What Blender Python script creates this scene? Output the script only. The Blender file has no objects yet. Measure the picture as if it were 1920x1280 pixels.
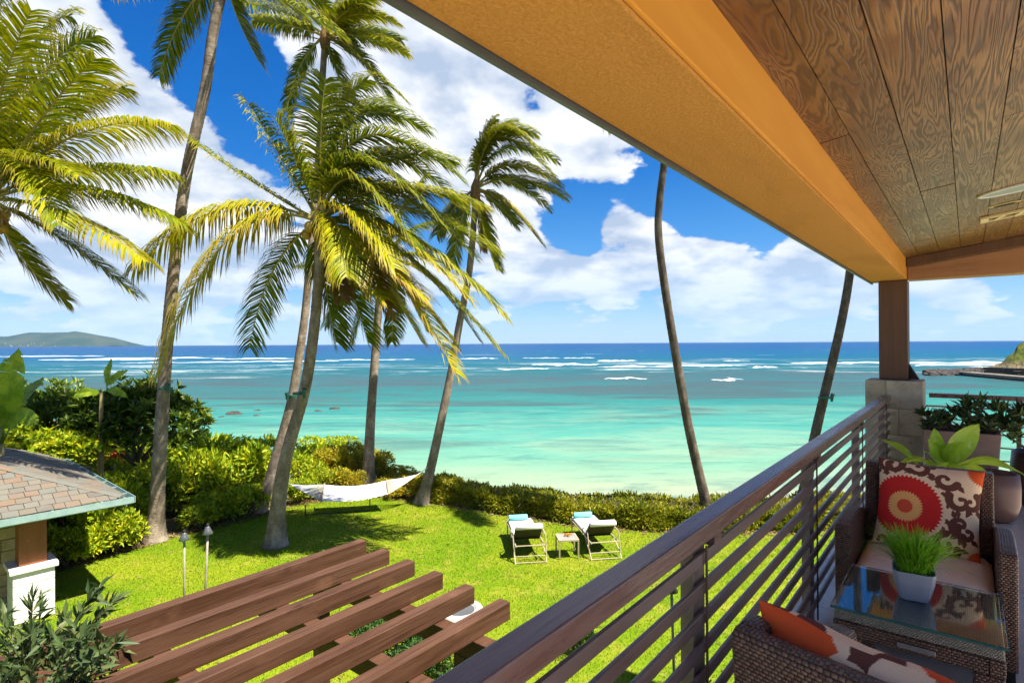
import bpy, math, random
import numpy as np
from mathutils import Vector, Matrix

random.seed(7)
rng = np.random.default_rng(11)
SC = bpy.context.scene
COL = SC.collection
RAD = math.radians

# ------------------------------------------------------------------ camera
F = 1067.0                      # focal length in px of the 1920 px wide photograph
EYE = 1.62                      # eye above the balcony floor (z = 0)
LAWN = EYE - 5.0
SEA = EYE - 7.0
cam_d = bpy.data.cameras.new('camera')
cam_d.lens = 36.0 * F / 1920.0
cam_d.sensor_width = 36.0
cam_d.clip_start = 0.05
cam_d.clip_end = 60000
cam = bpy.data.objects.new('camera', cam_d)
COL.objects.link(cam)
cam.matrix_world = (Matrix.Translation((0, 0, EYE)) @ Matrix.Rotation(RAD(90 + 0.19), 4, 'X')
                    @ Matrix.Rotation(RAD(-0.33), 4, 'Z'))
SC.camera = cam

ANG = math.atan2(0.7804, 0.6252)   # the balcony runs along d; n points out to sea, square to it
DV = Vector((math.cos(ANG), math.sin(ANG), 0))
NV = Vector((-math.sin(ANG), math.cos(ANG), 0))

SUN_EL = RAD(62)
SUN_H = Vector((-.90, .436, 0)).normalized()   # the way the light travels over the ground
# ------------------------------------------------------------------ exposure
SC.view_settings.view_transform = 'Standard'
SC.view_settings.look = 'None'
SC.view_settings.exposure = 1.58
SC.view_settings.gamma = 1.0
SC.view_settings.use_curve_mapping = False
SC.cycles.use_denoising = True
SC.cycles.use_adaptive_sampling = True
SC.cycles.adaptive_threshold = 0.02
SC.cycles.max_bounces = 7
SC.cycles.diffuse_bounces = 4
SC.cycles.glossy_bounces = 3
SC.cycles.transmission_bounces = 6
SC.cycles.transparent_max_bounces = 8
SC.cycles.sample_clamp_indirect = 6
SC.cycles.volume_bounces = 0


# ------------------------------------------------------------------ node helpers
class NT:
    def __init__(self, tree):
        self.t = tree
        tree.nodes.clear()

    def n(self, kind, **kw):
        nd = self.t.nodes.new(kind)
        for k, v in kw.items():
            setattr(nd, k, v)
        return nd

    def put(self, sock, v):
        if isinstance(v, bpy.types.NodeSocket):
            self.t.links.new(v, sock)
        elif v is not None:
            if isinstance(v, (tuple, list)) and len(v) == 3 and sock.type == 'RGBA':
                v = (*v, 1)
            sock.default_value = v

    def m(self, op, a, b=None, c=None, clamp=False):
        nd = self.n('ShaderNodeMath', operation=op, use_clamp=clamp)
        self.put(nd.inputs[0], a)
        self.put(nd.inputs[1], b)
        if c is not None:
            self.put(nd.inputs[2], c)
        return nd.outputs[0]

    def v(self, op, a, b=None, out=0, scale=None):
        nd = self.n('ShaderNodeVectorMath', operation=op)
        self.put(nd.inputs[0], a)
        if b is not None:
            self.put(nd.inputs[1], b)
        if scale is not None:
            self.put(nd.inputs['Scale'], scale)
        return nd.outputs[out]

    def xyz(self, x, y, z):
        nd = self.n('ShaderNodeCombineXYZ')
        for i, q in enumerate((x, y, z)):
            self.put(nd.inputs[i], q)
        return nd.outputs[0]

    def sep(self, vec):
        nd = self.n('ShaderNodeSeparateXYZ')
        self.put(nd.inputs[0], vec)
        return nd.outputs

    def mix(self, fac, a, b, mode='MIX'):
        nd = self.n('ShaderNodeMix', data_type='RGBA', blend_type=mode)
        nd.clamp_factor = True
        self.put(nd.inputs[0], fac)
        self.put(nd.inputs[6], a)
        self.put(nd.inputs[7], b)
        return nd.outputs[2]

    def smooth(self, x, lo, hi, a=0.0, b=1.0):
        nd = self.n('ShaderNodeMapRange', interpolation_type='SMOOTHSTEP')
        self.put(nd.inputs[0], x)
        self.put(nd.inputs[1], lo)
        self.put(nd.inputs[2], hi)
        self.put(nd.inputs[3], a)
        self.put(nd.inputs[4], b)
        return nd.outputs[0]

    def ramp(self, x, stops, interp='LINEAR'):
        nd = self.n('ShaderNodeValToRGB')
        cr = nd.color_ramp
        cr.interpolation = interp
        while len(cr.elements) < len(stops):
            cr.elements.new(0.5)
        for e, (p, c) in zip(cr.elements, stops):
            e.position = p
            e.color = (*c, 1) if len(c) == 3 else c
        self.put(nd.inputs[0], x)
        return nd.outputs[0]

    def noise(self, vec, scale, detail=4, rough=0.55, dist=0.0, out='Fac'):
        nd = self.n('ShaderNodeTexNoise')
        if vec is not None:
            self.put(nd.inputs['Vector'], vec)
        nd.inputs['Scale'].default_value = scale
        nd.inputs['Detail'].default_value = detail
        nd.inputs['Roughness'].default_value = rough
        nd.inputs['Distortion'].default_value = dist
        return nd.outputs[out]

    def coord(self, kind='Object'):
        return self.n('ShaderNodeTexCoord').outputs[kind]

    def scale(self, vec, s):
        return self.v('MULTIPLY', vec, s)

    def attr(self, name, out='Fac'):
        nd = self.n('ShaderNodeAttribute', attribute_name=name)
        return nd.outputs[out]

    def rnd(self):
        return self.n('ShaderNodeObjectInfo').outputs['Random']

    def bump(self, h, strength=0.3, dist=0.01):
        nd = self.n('ShaderNodeBump')
        nd.inputs['Strength'].default_value = strength
        nd.inputs['Distance'].default_value = dist
        self.put(nd.inputs['Height'], h)
        return nd.outputs[0]

    def pbr(self, color, rough=0.6, normal=None, spec=0.4, **kw):
        nd = self.n('ShaderNodeBsdfPrincipled')
        self.put(nd.inputs['Base Color'], color)
        self.put(nd.inputs['Roughness'], rough)
        nd.inputs['Specular IOR Level'].default_value = spec
        if normal is not None:
            self.put(nd.inputs['Normal'], normal)
        for k, q in kw.items():
            self.put(nd.inputs[k.replace('_', ' ')], q)
        return nd.outputs[0]

    def out(self, sh):
        o = self.n('ShaderNodeOutputMaterial')
        self.put(o.inputs['Surface'], sh)


MATS = {}


def material(name, fn):
    if name in MATS:
        return MATS[name]
    m = bpy.data.materials.new(name)
    m.use_nodes = True
    k = NT(m.node_tree)
    sh = fn(k)
    if sh is not None:
        k.out(sh)
    MATS[name] = m
    return m


def plain(name, c1, c2=None, scale=8, rough=0.6, bump=0.2, bscale=None, stretch=(1, 1, 1), spec=0.4,
          metal=0.0, detail=5, bdist=0.005):
    """two-tone noise colour with fine relief"""
    def fn(k):
        co = k.scale(k.coord(), stretch)
        n1 = k.noise(co, scale, detail, 0.6)
        c = k.mix(k.smooth(n1, 0.3, 0.7), c1, c2 or tuple(q * 0.7 for q in c1))
        c = k.mix(k.m('MULTIPLY', k.rnd(), 0.25), c, tuple(q * 0.55 for q in c1))
        n2 = k.noise(co, bscale or scale * 6, 4, 0.6)
        return k.pbr(c, k.m('ADD', k.m('MULTIPLY', n1, 0.2), rough - 0.1),
                     k.bump(n2, bump, bdist) if bump else None, spec, Metallic=metal)
    return material(name, fn)


# ------------------------------------------------------------------ sky
def build_world():
    w = bpy.data.worlds.new('World')
    SC.world = w
    w.use_nodes = True
    k = NT(w.node_tree)
    sky = k.n('ShaderNodeTexSky', sky_type='NISHITA')
    sky.sun_disc = False
    sky.sun_elevation = SUN_EL
    # the sun stands behind the house, to the right
    sky.sun_rotation = math.atan2(-SUN_H.x, -SUN_H.y)
    sky.altitude = 0
    sky.air_density = 1.0
    sky.dust_density = 0.3
    sky.ozone_density = 3.0
    hs = k.n('ShaderNodeHueSaturation')
    hs.inputs['Saturation'].default_value = 1.5
    hs.inputs['Value'].default_value = 1.0
    k.put(hs.inputs['Color'], sky.outputs[0])
    d = k.coord('Generated')
    x, y, z = k.sep(d)
    zc = k.m('MAXIMUM', z, 0.0)
    blue = k.ramp(k.m('MULTIPLY', zc, 1.8), [(0, (1.75, 2.6, 3.7)), (.10, (1.05, 2.0, 3.5)), (.28, (.28, 1.15, 2.9)), (.5, (.06, .62, 2.3)), (.9, (.015, .34, 1.75))])
    skyc = k.mix(0.8, hs.outputs[0], blue)
    # cloud field: heaped clouds, smaller and flatter towards the horizon
    kk = k.m('DIVIDE', 1.0, k.m('ADD', zc, 0.34))
    p = k.v('SCALE', k.v('MULTIPLY', d, (1.0, 1.0, 1.7)), scale=kk)
    n1 = k.noise(p, 3.9, 8, 0.50, 0.1)
    off = k.v('ADD', p, (0.05, -0.02, 0.11))
    n2 = k.noise(off, 3.9, 4, 0.50, 0.1)
    big = k.noise(p, 1.3, 2, 0.5)
    fine = k.noise(k.v('MULTIPLY', d, (1, 1, 1.6)), 11.0, 5, 0.62)
    # where the big banks stand: (photo px x, y, angular radius, amount)
    banks = [(60, 120, .24, .30), (190, 260, .20, .34), (330, 420, .17, .30), (90, 420, .22, .24),
             (320, 40, .095, -.50), (410, 130, .08, -.46), (495, 235, .075, -.46),
             (640, 100, .16, .22), (820, 90, .18, .30), (950, 230, .15, .30), (740, 330, .15, .22), (1090, 280, .10, .26), (1170, 340, .07, .24),
             (870, 175, .04, -.34), (990, 212, .045, -.30), (1000, 400, .06, -.28),
             (1235, 360, .075, -.44), (1350, 400, .095, -.50), (1090, 410, .05, -.36),
             (1280, 480, .075, .52), (1205, 440, .05, .36), (1400, 540, .075, .50), (1525, 515, .07, .46), (1340, 530, .08, .40),
             (990, 490, .085, .60), (930, 440, .07, .44), (1160, 530, .055, .50), (1070, 520, .05, .50), (1140, 430, .035, .40), (1560, 560, .06, .4), (1440, 470, .03, -.3),
             (1800, 570, .10, .20), (100, 560, .20, .06), (560, 560, .2, .08), (760, 540, .1, .2)]
    cov = k.m('ADD', n1, k.m('MULTIPLY', k.m('SUBTRACT', big, 0.5), 0.25))
    for bx, by, rad, amt in banks:
        v0 = Vector(((bx - 960) / F, 1, (643 - by) / F)).normalized()
        dist = k.v('DISTANCE', d, tuple(v0), out=1)
        # noise-warped edge so that no bank reads as a disc
        dist = k.m('ADD', dist, k.m('MULTIPLY', k.m('SUBTRACT', fine, 0.5), 0.07))
        cov = k.m('ADD', cov, k.m('MULTIPLY', k.smooth(dist, rad * 1.5, 0.0), amt * 0.56))
    cov = k.m('ADD', cov, k.m('MULTIPLY', k.m('SUBTRACT', fine, 0.5), 0.37))
    cov = k.m('SUBTRACT', cov, k.smooth(z, 0.09, 0.0, 0.0, 0.10))
    a = k.smooth(cov, 0.535, 0.61)
    # lit tops and grey-blue undersides
    lit = k.m('ADD', k.m('MULTIPLY', k.m('SUBTRACT', n1, n2), 3.6), 0.50)
    lit = k.m('ADD', lit, k.m('MULTIPLY', k.m('SUBTRACT', fine, 0.5), 1.3))
    lit = k.m('ADD', lit, k.m('MULTIPLY', k.m('SUBTRACT', cov, 0.72), 0.5), clamp=True)
    cl = k.mix(lit, (1.95, 2.4, 3.15), (4.3, 4.35, 4.4))
    hz = k.smooth(zc, 0.20, 0.0)
    cl = k.mix(k.m('MULTIPLY', hz, 0.55), cl, (2.9, 3.55, 4.3))
    c = k.mix(k.m('MULTIPLY', a, k.m('SUBTRACT', 1.0, k.m('MULTIPLY', hz, .35))), skyc, cl)
    below = k.smooth(z, 0.0, -0.05)
    c = k.mix(below, c, (1.2, 1.7, 1.9))
    bg = k.n('ShaderNodeBackground')
    k.put(bg.inputs[0], c)
    bg.inputs[1].default_value = 0.087
    o = k.n('ShaderNodeOutputWorld')
    k.t.links.new(bg.outputs[0], o.inputs[0])
    w.cycles.sampling_method = 'MANUAL'
    w.cycles.sample_map_resolution = 512


build_world()
sun_d = bpy.data.lights.new('sun', 'SUN')
sun_d.energy = 4.4
sun_d.angle = RAD(0.53)
sun_d.color = (1.0, 0.94, 0.82)
sun = bpy.data.objects.new('sun', sun_d)
COL.objects.link(sun)
ldir = Vector((SUN_H.x * math.cos(SUN_EL), SUN_H.y * math.cos(SUN_EL), -math.sin(SUN_EL)))
sun.rotation_euler = ldir.to_track_quat('-Z', 'Y').to_euler()
sun.location = (0, -20, 40)


# ------------------------------------------------------------------ geometry helpers
def hor(x):
    return 643.5 - 0.0057 * (x - 960)


def at(x, y, Y):
    """photo pixel + distance ahead -> point"""
    return Vector(((x - 960) / F * Y, Y, EYE - (y - hor(x)) / F * Y))


def on(x, y, z=LAWN):
    """photo pixel on the level z -> point"""
    Y = (EYE - z) * F / (y - hor(x))
    return Vector(((x - 960) / F * Y, Y, z))


class G:
    """collects vertices and faces of ONE piece"""
    def __init__(self):
        self.v, self.f, self.mi = [], [], []

    def add(self, vs, fs, mi=0):
        o = len(self.v)
        self.v += [tuple(p) for p in vs]
        self.f += [tuple(i + o for i in f) for f in fs]
        self.mi += [mi] * len(fs)
        return self

    def box(self, x0, x1, y0, y1, z0, z1, mi=0):
        vs = [(x, y, z) for z in (z0, z1) for y in (y0, y1) for x in (x0, x1)]
        return self.add(vs, [(0, 2, 3, 1), (4, 5, 7, 6), (0, 1, 5, 4), (2, 6, 7, 3), (0, 4, 6, 2), (1, 3, 7, 5)], mi)

    def prism(self, poly, axis, a0, a1, mi=0):
        """poly in the two other axes, extruded along axis"""
        def mk(p, a):
            q = list(p)
            q.insert(axis, a)
            return tuple(q)
        n = len(poly)
        vs = [mk(p, a0) for p in poly] + [mk(p, a1) for p in poly]
        fs = [tuple(range(n))[::-1], tuple(range(n, 2 * n))]
        fs += [(i, (i + 1) % n, n + (i + 1) % n, n + i) for i in range(n)]
        return self.add(vs, fs, mi)

    def tube(self, pts, radii, n=8, cap=True, mi=0):
        pts = [Vector(p) for p in pts]
        if not isinstance(radii, (list, tuple)):
            radii = [radii] * len(pts)
        vs = []
        ref = None
        for i, p in enumerate(pts):
            t = (pts[min(i + 1, len(pts) - 1)] - pts[max(i - 1, 0)]).normalized()
            if ref is None:
                ref = Vector((1, 0, 0)) if abs(t.x) < 0.8 else Vector((0, 1, 0))
            a = (ref - t * ref.dot(t)).normalized()
            ref = a
            b = t.cross(a)
            for j in range(n):
                th = 2 * math.pi * j / n
                vs.append(p + (a * math.cos(th) + b * math.sin(th)) * radii[i])
        fs = []
        for i in range(len(pts) - 1):
            for j in range(n):
                fs.append((i * n + j, i * n + (j + 1) % n, (i + 1) * n + (j + 1) % n, (i + 1) * n + j))
        if cap:
            fs.append(tuple(range(n))[::-1])
            fs.append(tuple(range((len(pts) - 1) * n, len(pts) * n)))
        return self.add(vs, fs, mi)

    def lathe(self, prof, n=24, cx=0, cy=0, mi=0):
        vs = []
        for r, z in prof:
            for j in range(n):
                th = 2 * math.pi * j / n
                vs.append((cx + r * math.cos(th), cy + r * math.sin(th), z))
        fs = []
        for i in range(len(prof) - 1):
            for j in range(n):
                fs.append((i * n + j, i * n + (j + 1) % n, (i + 1) * n + (j + 1) % n, (i + 1) * n + j))
        fs.append(tuple(range(n))[::-1])
        fs.append(tuple(range((len(prof) - 1) * n, len(prof) * n)))
        return self.add(vs, fs, mi)


def link(name, me, mats, parent=None, smooth=False, loc=None, rz=None):
    o = bpy.data.objects.new(name, me)
    COL.objects.link(o)
    if mats is not None:
        for m in (mats if isinstance(mats, (list, tuple)) else [mats]):
            if len(me.materials) < (len(mats) if isinstance(mats, (list, tuple)) else 1):
                me.materials.append(m)
    if smooth:
        me.polygons.foreach_set('use_smooth', [True] * len(me.polygons))
    if parent is not None:
        o.parent = parent
    if loc is not None:
        o.location = loc
    if rz is not None:
        o.rotation_euler = (0, 0, rz)
    return o


def mesh(name, g):
    me = bpy.data.meshes.new(name)
    me.from_pydata(g.v, [], g.f)
    if any(g.mi):
        me.polygons.foreach_set('material_index', g.mi)
    me.update()
    return me


def build(name, g, mats, parent=None, smooth=False, bevel=0.0, loc=None, rz=None, seg=2):
    o = link(name, mesh(name, g), mats, parent, smooth, loc, rz)
    if bevel:
        b = o.modifiers.new('bevel', 'BEVEL')
        b.width = bevel
        b.segments = seg
        b.limit_method = 'ANGLE'
        b.angle_limit = RAD(40)
    return o


def np_mesh(name, verts, faces_flat, sizes, attrs=None):
    """fast mesh from numpy arrays; attrs: {name: (domain, values)}"""
    me = bpy.data.meshes.new(name)
    me.vertices.add(len(verts))
    me.vertices.foreach_set('co', np.ascontiguousarray(verts, dtype=np.float32).ravel())
    me.loops.add(len(faces_flat))
    me.loops.foreach_set('vertex_index', np.ascontiguousarray(faces_flat, dtype=np.int32))
    me.polygons.add(len(sizes))
    st = np.concatenate(([0], np.cumsum(sizes)[:-1])).astype(np.int32)
    me.polygons.foreach_set('loop_start', st)
    me.update(calc_edges=True)
    for nm, (dom, vals) in (attrs or {}).items():
        a = me.attributes.new(nm, 'FLOAT', dom)
        a.data.foreach_set('value', np.ascontiguousarray(vals, dtype=np.float32))
    return me


def tag(o, label=None, cat=None, group=None, kind=None):
    if label:
        o['label'] = label
    if cat:
        o['category'] = cat
    if group:
        o['group'] = group
    if kind:
        o['kind'] = kind
    return o


def empty(name, loc=(0, 0, 0), rz=0.0, label=None, cat=None, group=None):
    o = bpy.data.objects.new(name, None)
    COL.objects.link(o)
    o.location = loc
    o.rotation_euler = (0, 0, rz)
    o.empty_display_size = 0.1
    return tag(o, label, cat, group)


def bal(s, D, z=0.0):
    """balcony coordinates -> world"""
    p = DV * s + NV * D
    return Vector((p.x, p.y, z))


def normed(a):
    return a / np.maximum(np.linalg.norm(a, axis=-1, keepdims=True), 1e-9)


def leaf_mesh(name, c, d, nrm, ln, wd, rnd, fold=0.25):
    """n folded diamond leaves: base c, direction d, rough normal nrm"""
    d = normed(d)
    s = normed(np.cross(d, nrm))
    u = np.cross(s, d)
    ln = np.asarray(ln)[:, None]
    wd = np.asarray(wd)[:, None]
    base = c
    mid = c + d * ln * 0.5
    l = mid + s * wd * 0.5 + u * wd * fold
    r = mid - s * wd * 0.5 + u * wd * fold
    tip = c + d * ln - u * ln * 0.08
    n = len(c)
    V = np.stack([base, l, tip, r], 1).reshape(-1, 3)
    i = np.arange(n)[:, None] * 4
    Fc = np.concatenate([i, i + 1, i + 2, i, i + 2, i + 3], 1).reshape(-1)
    return np_mesh(name, V, Fc, np.full(2 * n, 3), {'rnd': ('FACE', np.repeat(rnd, 2))})


# ------------------------------------------------------------------ materials
def leafmat(name, stops, trans=0.35, rough=0.5, spec=0.3, objvar=0.25, dark=(0.02, 0.04, 0.005)):
    def fn(k):
        r = k.attr('rnd')
        n = k.noise(k.coord('Object'), 0.9, 2)
        x = k.m('ADD', k.m('MULTIPLY', r, 0.75), k.m('MULTIPLY', k.m('SUBTRACT', n, 0.35), 0.9))
        c = k.ramp(x, stops)
        c = k.mix(k.m('MULTIPLY', k.rnd(), objvar), c, dark)
        b = k.pbr(c, rough, None, spec)
        tr = k.n('ShaderNodeBsdfTranslucent')
        k.put(tr.inputs[0], c)
        mx = k.n('ShaderNodeMixShader')
        mx.inputs[0].default_value = trans
        k.put(mx.inputs[1], b)
        k.put(mx.inputs[2], tr.outputs[0])
        return mx.outputs[0]
    return material(name, fn)


M_SHRUB = leafmat('shrub leaf', [(0, (.0734, .1574, .0063)), (.35, (.2518, .3777, .0084)), (.7, (.5246, .5666, .0126)), (1, (.7344, .6295, .021))])
M_SHRUB_Y = leafmat('golden shrub leaf', [(0, (.1049, .1469, .0084)), (.4, (.3777, .3777, .0126)), (.7, (.6085, .4407, .0157)), (1, (.7135, .3357, .021))])
M_HEDGE = leafmat('hedge leaf', [(0, (.0752, .1075, .0065)), (.4, (.2472, .2795, .0086)), (.7, (.4515, .4085, .0161)), (1, (.5912, .4515, .0323))])
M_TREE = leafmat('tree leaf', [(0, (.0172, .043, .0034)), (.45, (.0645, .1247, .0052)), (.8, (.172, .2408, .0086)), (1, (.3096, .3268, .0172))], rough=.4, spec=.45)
M_OLIVE = leafmat('grey green leaf', [(0, (.0301, .0559, .0155)), (.5, (.0688, .1118, .0344)), (.85, (.1376, .172, .0516)), (1, (.2236, .215, .086))], trans=.25)
M_COVER = leafmat('ground cover leaf', [(0, (.0172, .0602, .0129)), (.6, (.0516, .1376, .0258)), (1, (.1548, .2408, .043))], trans=.3)
M_POTTED = leafmat('potted succulent leaf', [(0, (.0258, .0473, .0138)), (.6, (.0688, .1118, .0301)), (1, (.172, .2064, .0602))], trans=.15)
M_RED = leafmat('red leaf', [(0, (.301, .0258, .0086)), (.6, (.516, .0688, .0172)), (1, (.602, .172, .0258))], trans=.3, dark=(.258, .0258, .0086))
M_BLADE = leafmat('potted grass blade', [(0, (.08, .26, .01)), (.5, (.22, .52, .02)), (1, (.52, .72, .06))], trans=.4, objvar=0)
M_BARK = plain('bark', (.18, .13, .09), (.09, .065, .045), 10, .8, .5)


def frond_fn(k):
    r = k.attr('rnd')
    tip = k.attr('tip')
    o = k.rnd()
    x = k.m('ADD', k.m('MULTIPLY', r, 0.45), k.m('MULTIPLY', k.attr('age'), 0.62))
    c = k.ramp(x, [(0, (.028, .056, .0024)), (.25, (.096, .152, .0032)), (.5, (.248, .276, .0032)), (.75, (.432, .4, .0048)), (1, (.48, .336, .0096))])
    c = k.mix(k.m('MULTIPLY', k.smooth(tip, 0.62, 1.0), k.m('ADD', k.m('MULTIPLY', k.attr('age'), .7), .12)), c, (.42, .24, .07))
    c = k.mix(k.smooth(k.attr('age'), 1.05, 1.3), c, (.24, .13, .05))
    b = k.pbr(c, 0.42, None, 0.22)
    tr = k.n('ShaderNodeBsdfTranslucent')
    k.put(tr.inputs[0], c)
    mx = k.n('ShaderNodeMixShader')
    mx.inputs[0].default_value = 0.38
    k.put(mx.inputs[1], b)
    k.put(mx.inputs[2], tr.outputs[0])
    return mx.outputs[0]


M_FROND = material('palm frond', frond_fn)
M_RACHIS = plain('palm rachis', (.42, .36, .06), (.30, .22, .05), 6, .5, .1)
M_FIBRE = plain('palm fibre', (.30, .16, .05), (.14, .08, .03), 25, .9, .8, stretch=(1, 1, .2))
M_COCO = plain('coconut husk', (.50, .22, .03), (.38, .28, .04), 5, .5, .15)


def trunk_fn(k):
    co = k.coord()
    n = k.noise(k.scale(co, (1, 1, .5)), 5, 6, .65)
    n2 = k.noise(k.scale(co, (1, 1, 4)), 9, 4, .6)
    c = k.ramp(n, [(.25, (.0929, .0671, .0464)), (.5, (.258, .1961, .1445)), (.75, (.4747, .3922, .3096))])
    c = k.mix(k.m('MULTIPLY', k.smooth(n2, .5, .72), .6), c, (.0929, .0671, .0464))
    return k.pbr(c, .85, k.bump(k.m('ADD', n2, n), .6, .03), .2)


M_TRUNK = material('palm trunk', trunk_fn)


def backlit_trunk_fn(k):  # darker trunk copy: backlit tone of the two right palms put into the colour
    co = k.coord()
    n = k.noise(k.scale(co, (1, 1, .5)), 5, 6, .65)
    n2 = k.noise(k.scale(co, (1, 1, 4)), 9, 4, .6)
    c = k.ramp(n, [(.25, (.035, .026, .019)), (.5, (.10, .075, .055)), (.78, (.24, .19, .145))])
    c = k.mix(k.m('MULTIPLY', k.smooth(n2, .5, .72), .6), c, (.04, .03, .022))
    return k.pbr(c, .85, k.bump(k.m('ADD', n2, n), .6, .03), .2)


M_TRUNK_BACKLIT = material('backlit palm trunk', backlit_trunk_fn)


def stain_fn(c1, c2, rough=.45, gscale=14, along=(1, .08, 1)):
    def fn(k):
        co = k.coord()
        g = k.noise(k.scale(co, along), gscale, 6, .65, .4)
        g2 = k.noise(k.scale(co, along), gscale * 5, 3, .6)
        c = k.mix(k.smooth(g, .3, .72), c1, c2)
        c = k.mix(k.m('MULTIPLY', k.smooth(g2, .55, .75), .4), c, tuple(q * .45 for q in c1))
        c = k.mix(k.m('MULTIPLY', k.rnd(), .25), c, tuple(q * .6 for q in c2))
        return k.pbr(c, k.m('ADD', k.m('MULTIPLY', g, .25), rough - .12), k.bump(k.m('ADD', g, g2), .25, .004), .4)
    return fn


def perg_fn(c1, c2, rough=.55, gscale=10, along=(.07, 1, 1)):
    """weathered rafters: streaks, knots and worn arrises"""
    def fn(k):
        co = k.v('ADD', k.coord(), k.xyz(k.m('MULTIPLY', k.rnd(), 17.0), k.m('MULTIPLY', k.rnd(), 5.0), 0.0))
        g = k.noise(k.scale(co, along), gscale, 6, .68, .6)
        g2 = k.noise(k.scale(co, (.03, 1, 1)), 46, 4, .65)
        kn = k.noise(k.scale(co, (.6, 1, 1)), 3.2, 3, .5)
        c = k.mix(k.smooth(g, .32, .66), c1, c2)
        c = k.mix(k.m('MULTIPLY', k.smooth(g2, .52, .68), .6), c, tuple(q * .4 for q in c1))
        c = k.mix(k.m('MULTIPLY', k.smooth(kn, .60, .72), .5), c, tuple(q * 1.7 for q in c2))
        c = k.mix(k.m('MULTIPLY', k.smooth(kn, .36, .28), .6), c, tuple(q * .45 for q in c1))
        return k.pbr(c, k.m('ADD', k.m('MULTIPLY', g, .3), rough - .15), k.bump(k.m('ADD', g, g2), .5, .006), .3)
    return fn


M_RAIL = material('rail stained wood', stain_fn((.15, .07, .05), (.25, .15, .12), .28, 16, (.06, 1, 1)))
M_SLAT = material('railing painted metal', stain_fn((.155, .098, .08), (.22, .15, .125), .33, 9, (.1, 1, 1)))
M_PERG = material('pergola timber', perg_fn((.0607, .0248, .012), (.1058, .0497, .0276), .55, 10, (.07, 1, 1)))
M_POST = material('post timber', stain_fn((.10, .042, .018), (.15, .07, .03), .5, 10, (1, 1, .06)))
M_ORANGEPOST = material('orange timber', stain_fn((.22, .07, .022), (.28, .10, .035), .55, 9, (1, 1, .07)))


def stucco_fn(k):
    co = k.coord()
    n = k.noise(co, 90, 4, .7)
    m_ = k.noise(co, 3, 4, .6)
    c = k.mix(k.smooth(n, .35, .7), (.504, .2268, .0437), (.6216, .3108, .0798))
    c = k.mix(k.m('MULTIPLY', m_, .3), c, (.5544, .2352, .042))
    st = k.noise(k.scale(co, (.35, 1.6, 1)), 2.2, 5, .62, .5)
    c = k.mix(k.m('MULTIPLY', k.smooth(st, .46, .70), .42), c, (.3528, .1596, .0336))
    return k.pbr(c, .85, k.bump(n, .9, .008), .15)


M_STUCCO = material('ochre stucco', stucco_fn)


def beamwood_fn(k):
    co = k.coord()
    g = k.noise(k.scale(co, (.12, 1, 1)), 8, 4, .6, .3)
    c = k.mix(k.smooth(g, .3, .75), (.63, .261, .0306), (.702, .315, .045))
    return k.pbr(c, .6, k.bump(g, .1, .003), .25)


M_ORANGE = material('orange plaster', beamwood_fn)
M_ENDBEAM = material('end beam timber', stain_fn((.34, .15, .06), (.42, .20, .085), .55, 8, (1, .1, 1)))


def plank_fn(k):
    co = k.coord()
    r = k.rnd()
    sh = k.v('ADD', co, k.xyz(k.m('MULTIPLY', r, 37.0), k.m('MULTIPLY', r, 11.0), 0.0))
    r2 = k.m('FRACT', k.m('MULTIPLY', r, 7.31))
    # cathedral figure on some boards, straighter grain on others
    a = k.noise(k.v('MULTIPLY', sh, k.xyz(k.m('ADD', k.m('MULTIPLY', r2, .40), .18), k.m('ADD', k.m('MULTIPLY', r2, -.9), 3.6), 1.0)), 2.3, 3.0, .48, .7)
    b = k.noise(k.scale(sh, (.5, 9, 1)), 9, 3, .6)
    rings = k.m('FRACT', k.m('ADD', k.m('MULTIPLY', a, 21.0), k.m('MULTIPLY', b, 1.0)))
    band = k.m('ABSOLUTE', k.m('SUBTRACT', rings, .5))
    line = k.smooth(band, .02, .44)
    pat = k.noise(sh, 3.2, 3, .5)
    light = k.mix(k.smooth(pat, .35, .72), (.164, .0623, .0172), (.2952, .1435, .0459))
    c = k.mix(line, (.082, .0312, .009), light)
    c = k.mix(k.m('MULTIPLY', r, .35), c, (.164, .0779, .0287))
    dk = k.noise(k.scale(sh, (1, 3, 1)), 30, 3, .6)
    c = k.mix(k.m('MULTIPLY', k.smooth(dk, .6, .75), .5), c, (.082, .041, .0164))
    return k.pbr(c, k.m('ADD', k.m('MULTIPLY', line, -.08), .40), k.bump(line, .35, .003), .45)


M_PLANK = material('ceiling plank', plank_fn)
M_DARK = plain('dark void', (.02, .015, .012), None, 5, .8, 0)
M_GUTTER = plain('verdigris copper', (.26, .40, .39), (.36, .47, .45), 6, .45, .1, metal=.25)
M_TRIM = plain('grey metal trim', (.16, .17, .17), None, 6, .5, .05, metal=.4)


def stone_fn(c1, c2, c3):
    def fn(k):
        co = k.v('ADD', k.coord(), k.xyz(k.m('MULTIPLY', k.rnd(), 9.0), 0.0, 0.0))
        n = k.noise(co, 5, 6, .65)
        v = k.n('ShaderNodeTexVoronoi')
        k.put(v.inputs['Vector'], co)
        v.inputs['Scale'].default_value = 38
        f = k.noise(co, 60, 4, .7)
        c = k.ramp(n, [(.3, c1), (.52, c2), (.75, c3)])
        c = k.mix(k.m('MULTIPLY', k.smooth(f, .56, .72), .65), c, tuple(q * .45 for q in c1))
        return k.pbr(c, .9, k.bump(k.m('ADD', f, k.m('MULTIPLY', v.outputs[0], .5)), .7, .012), .15)
    return fn


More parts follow.
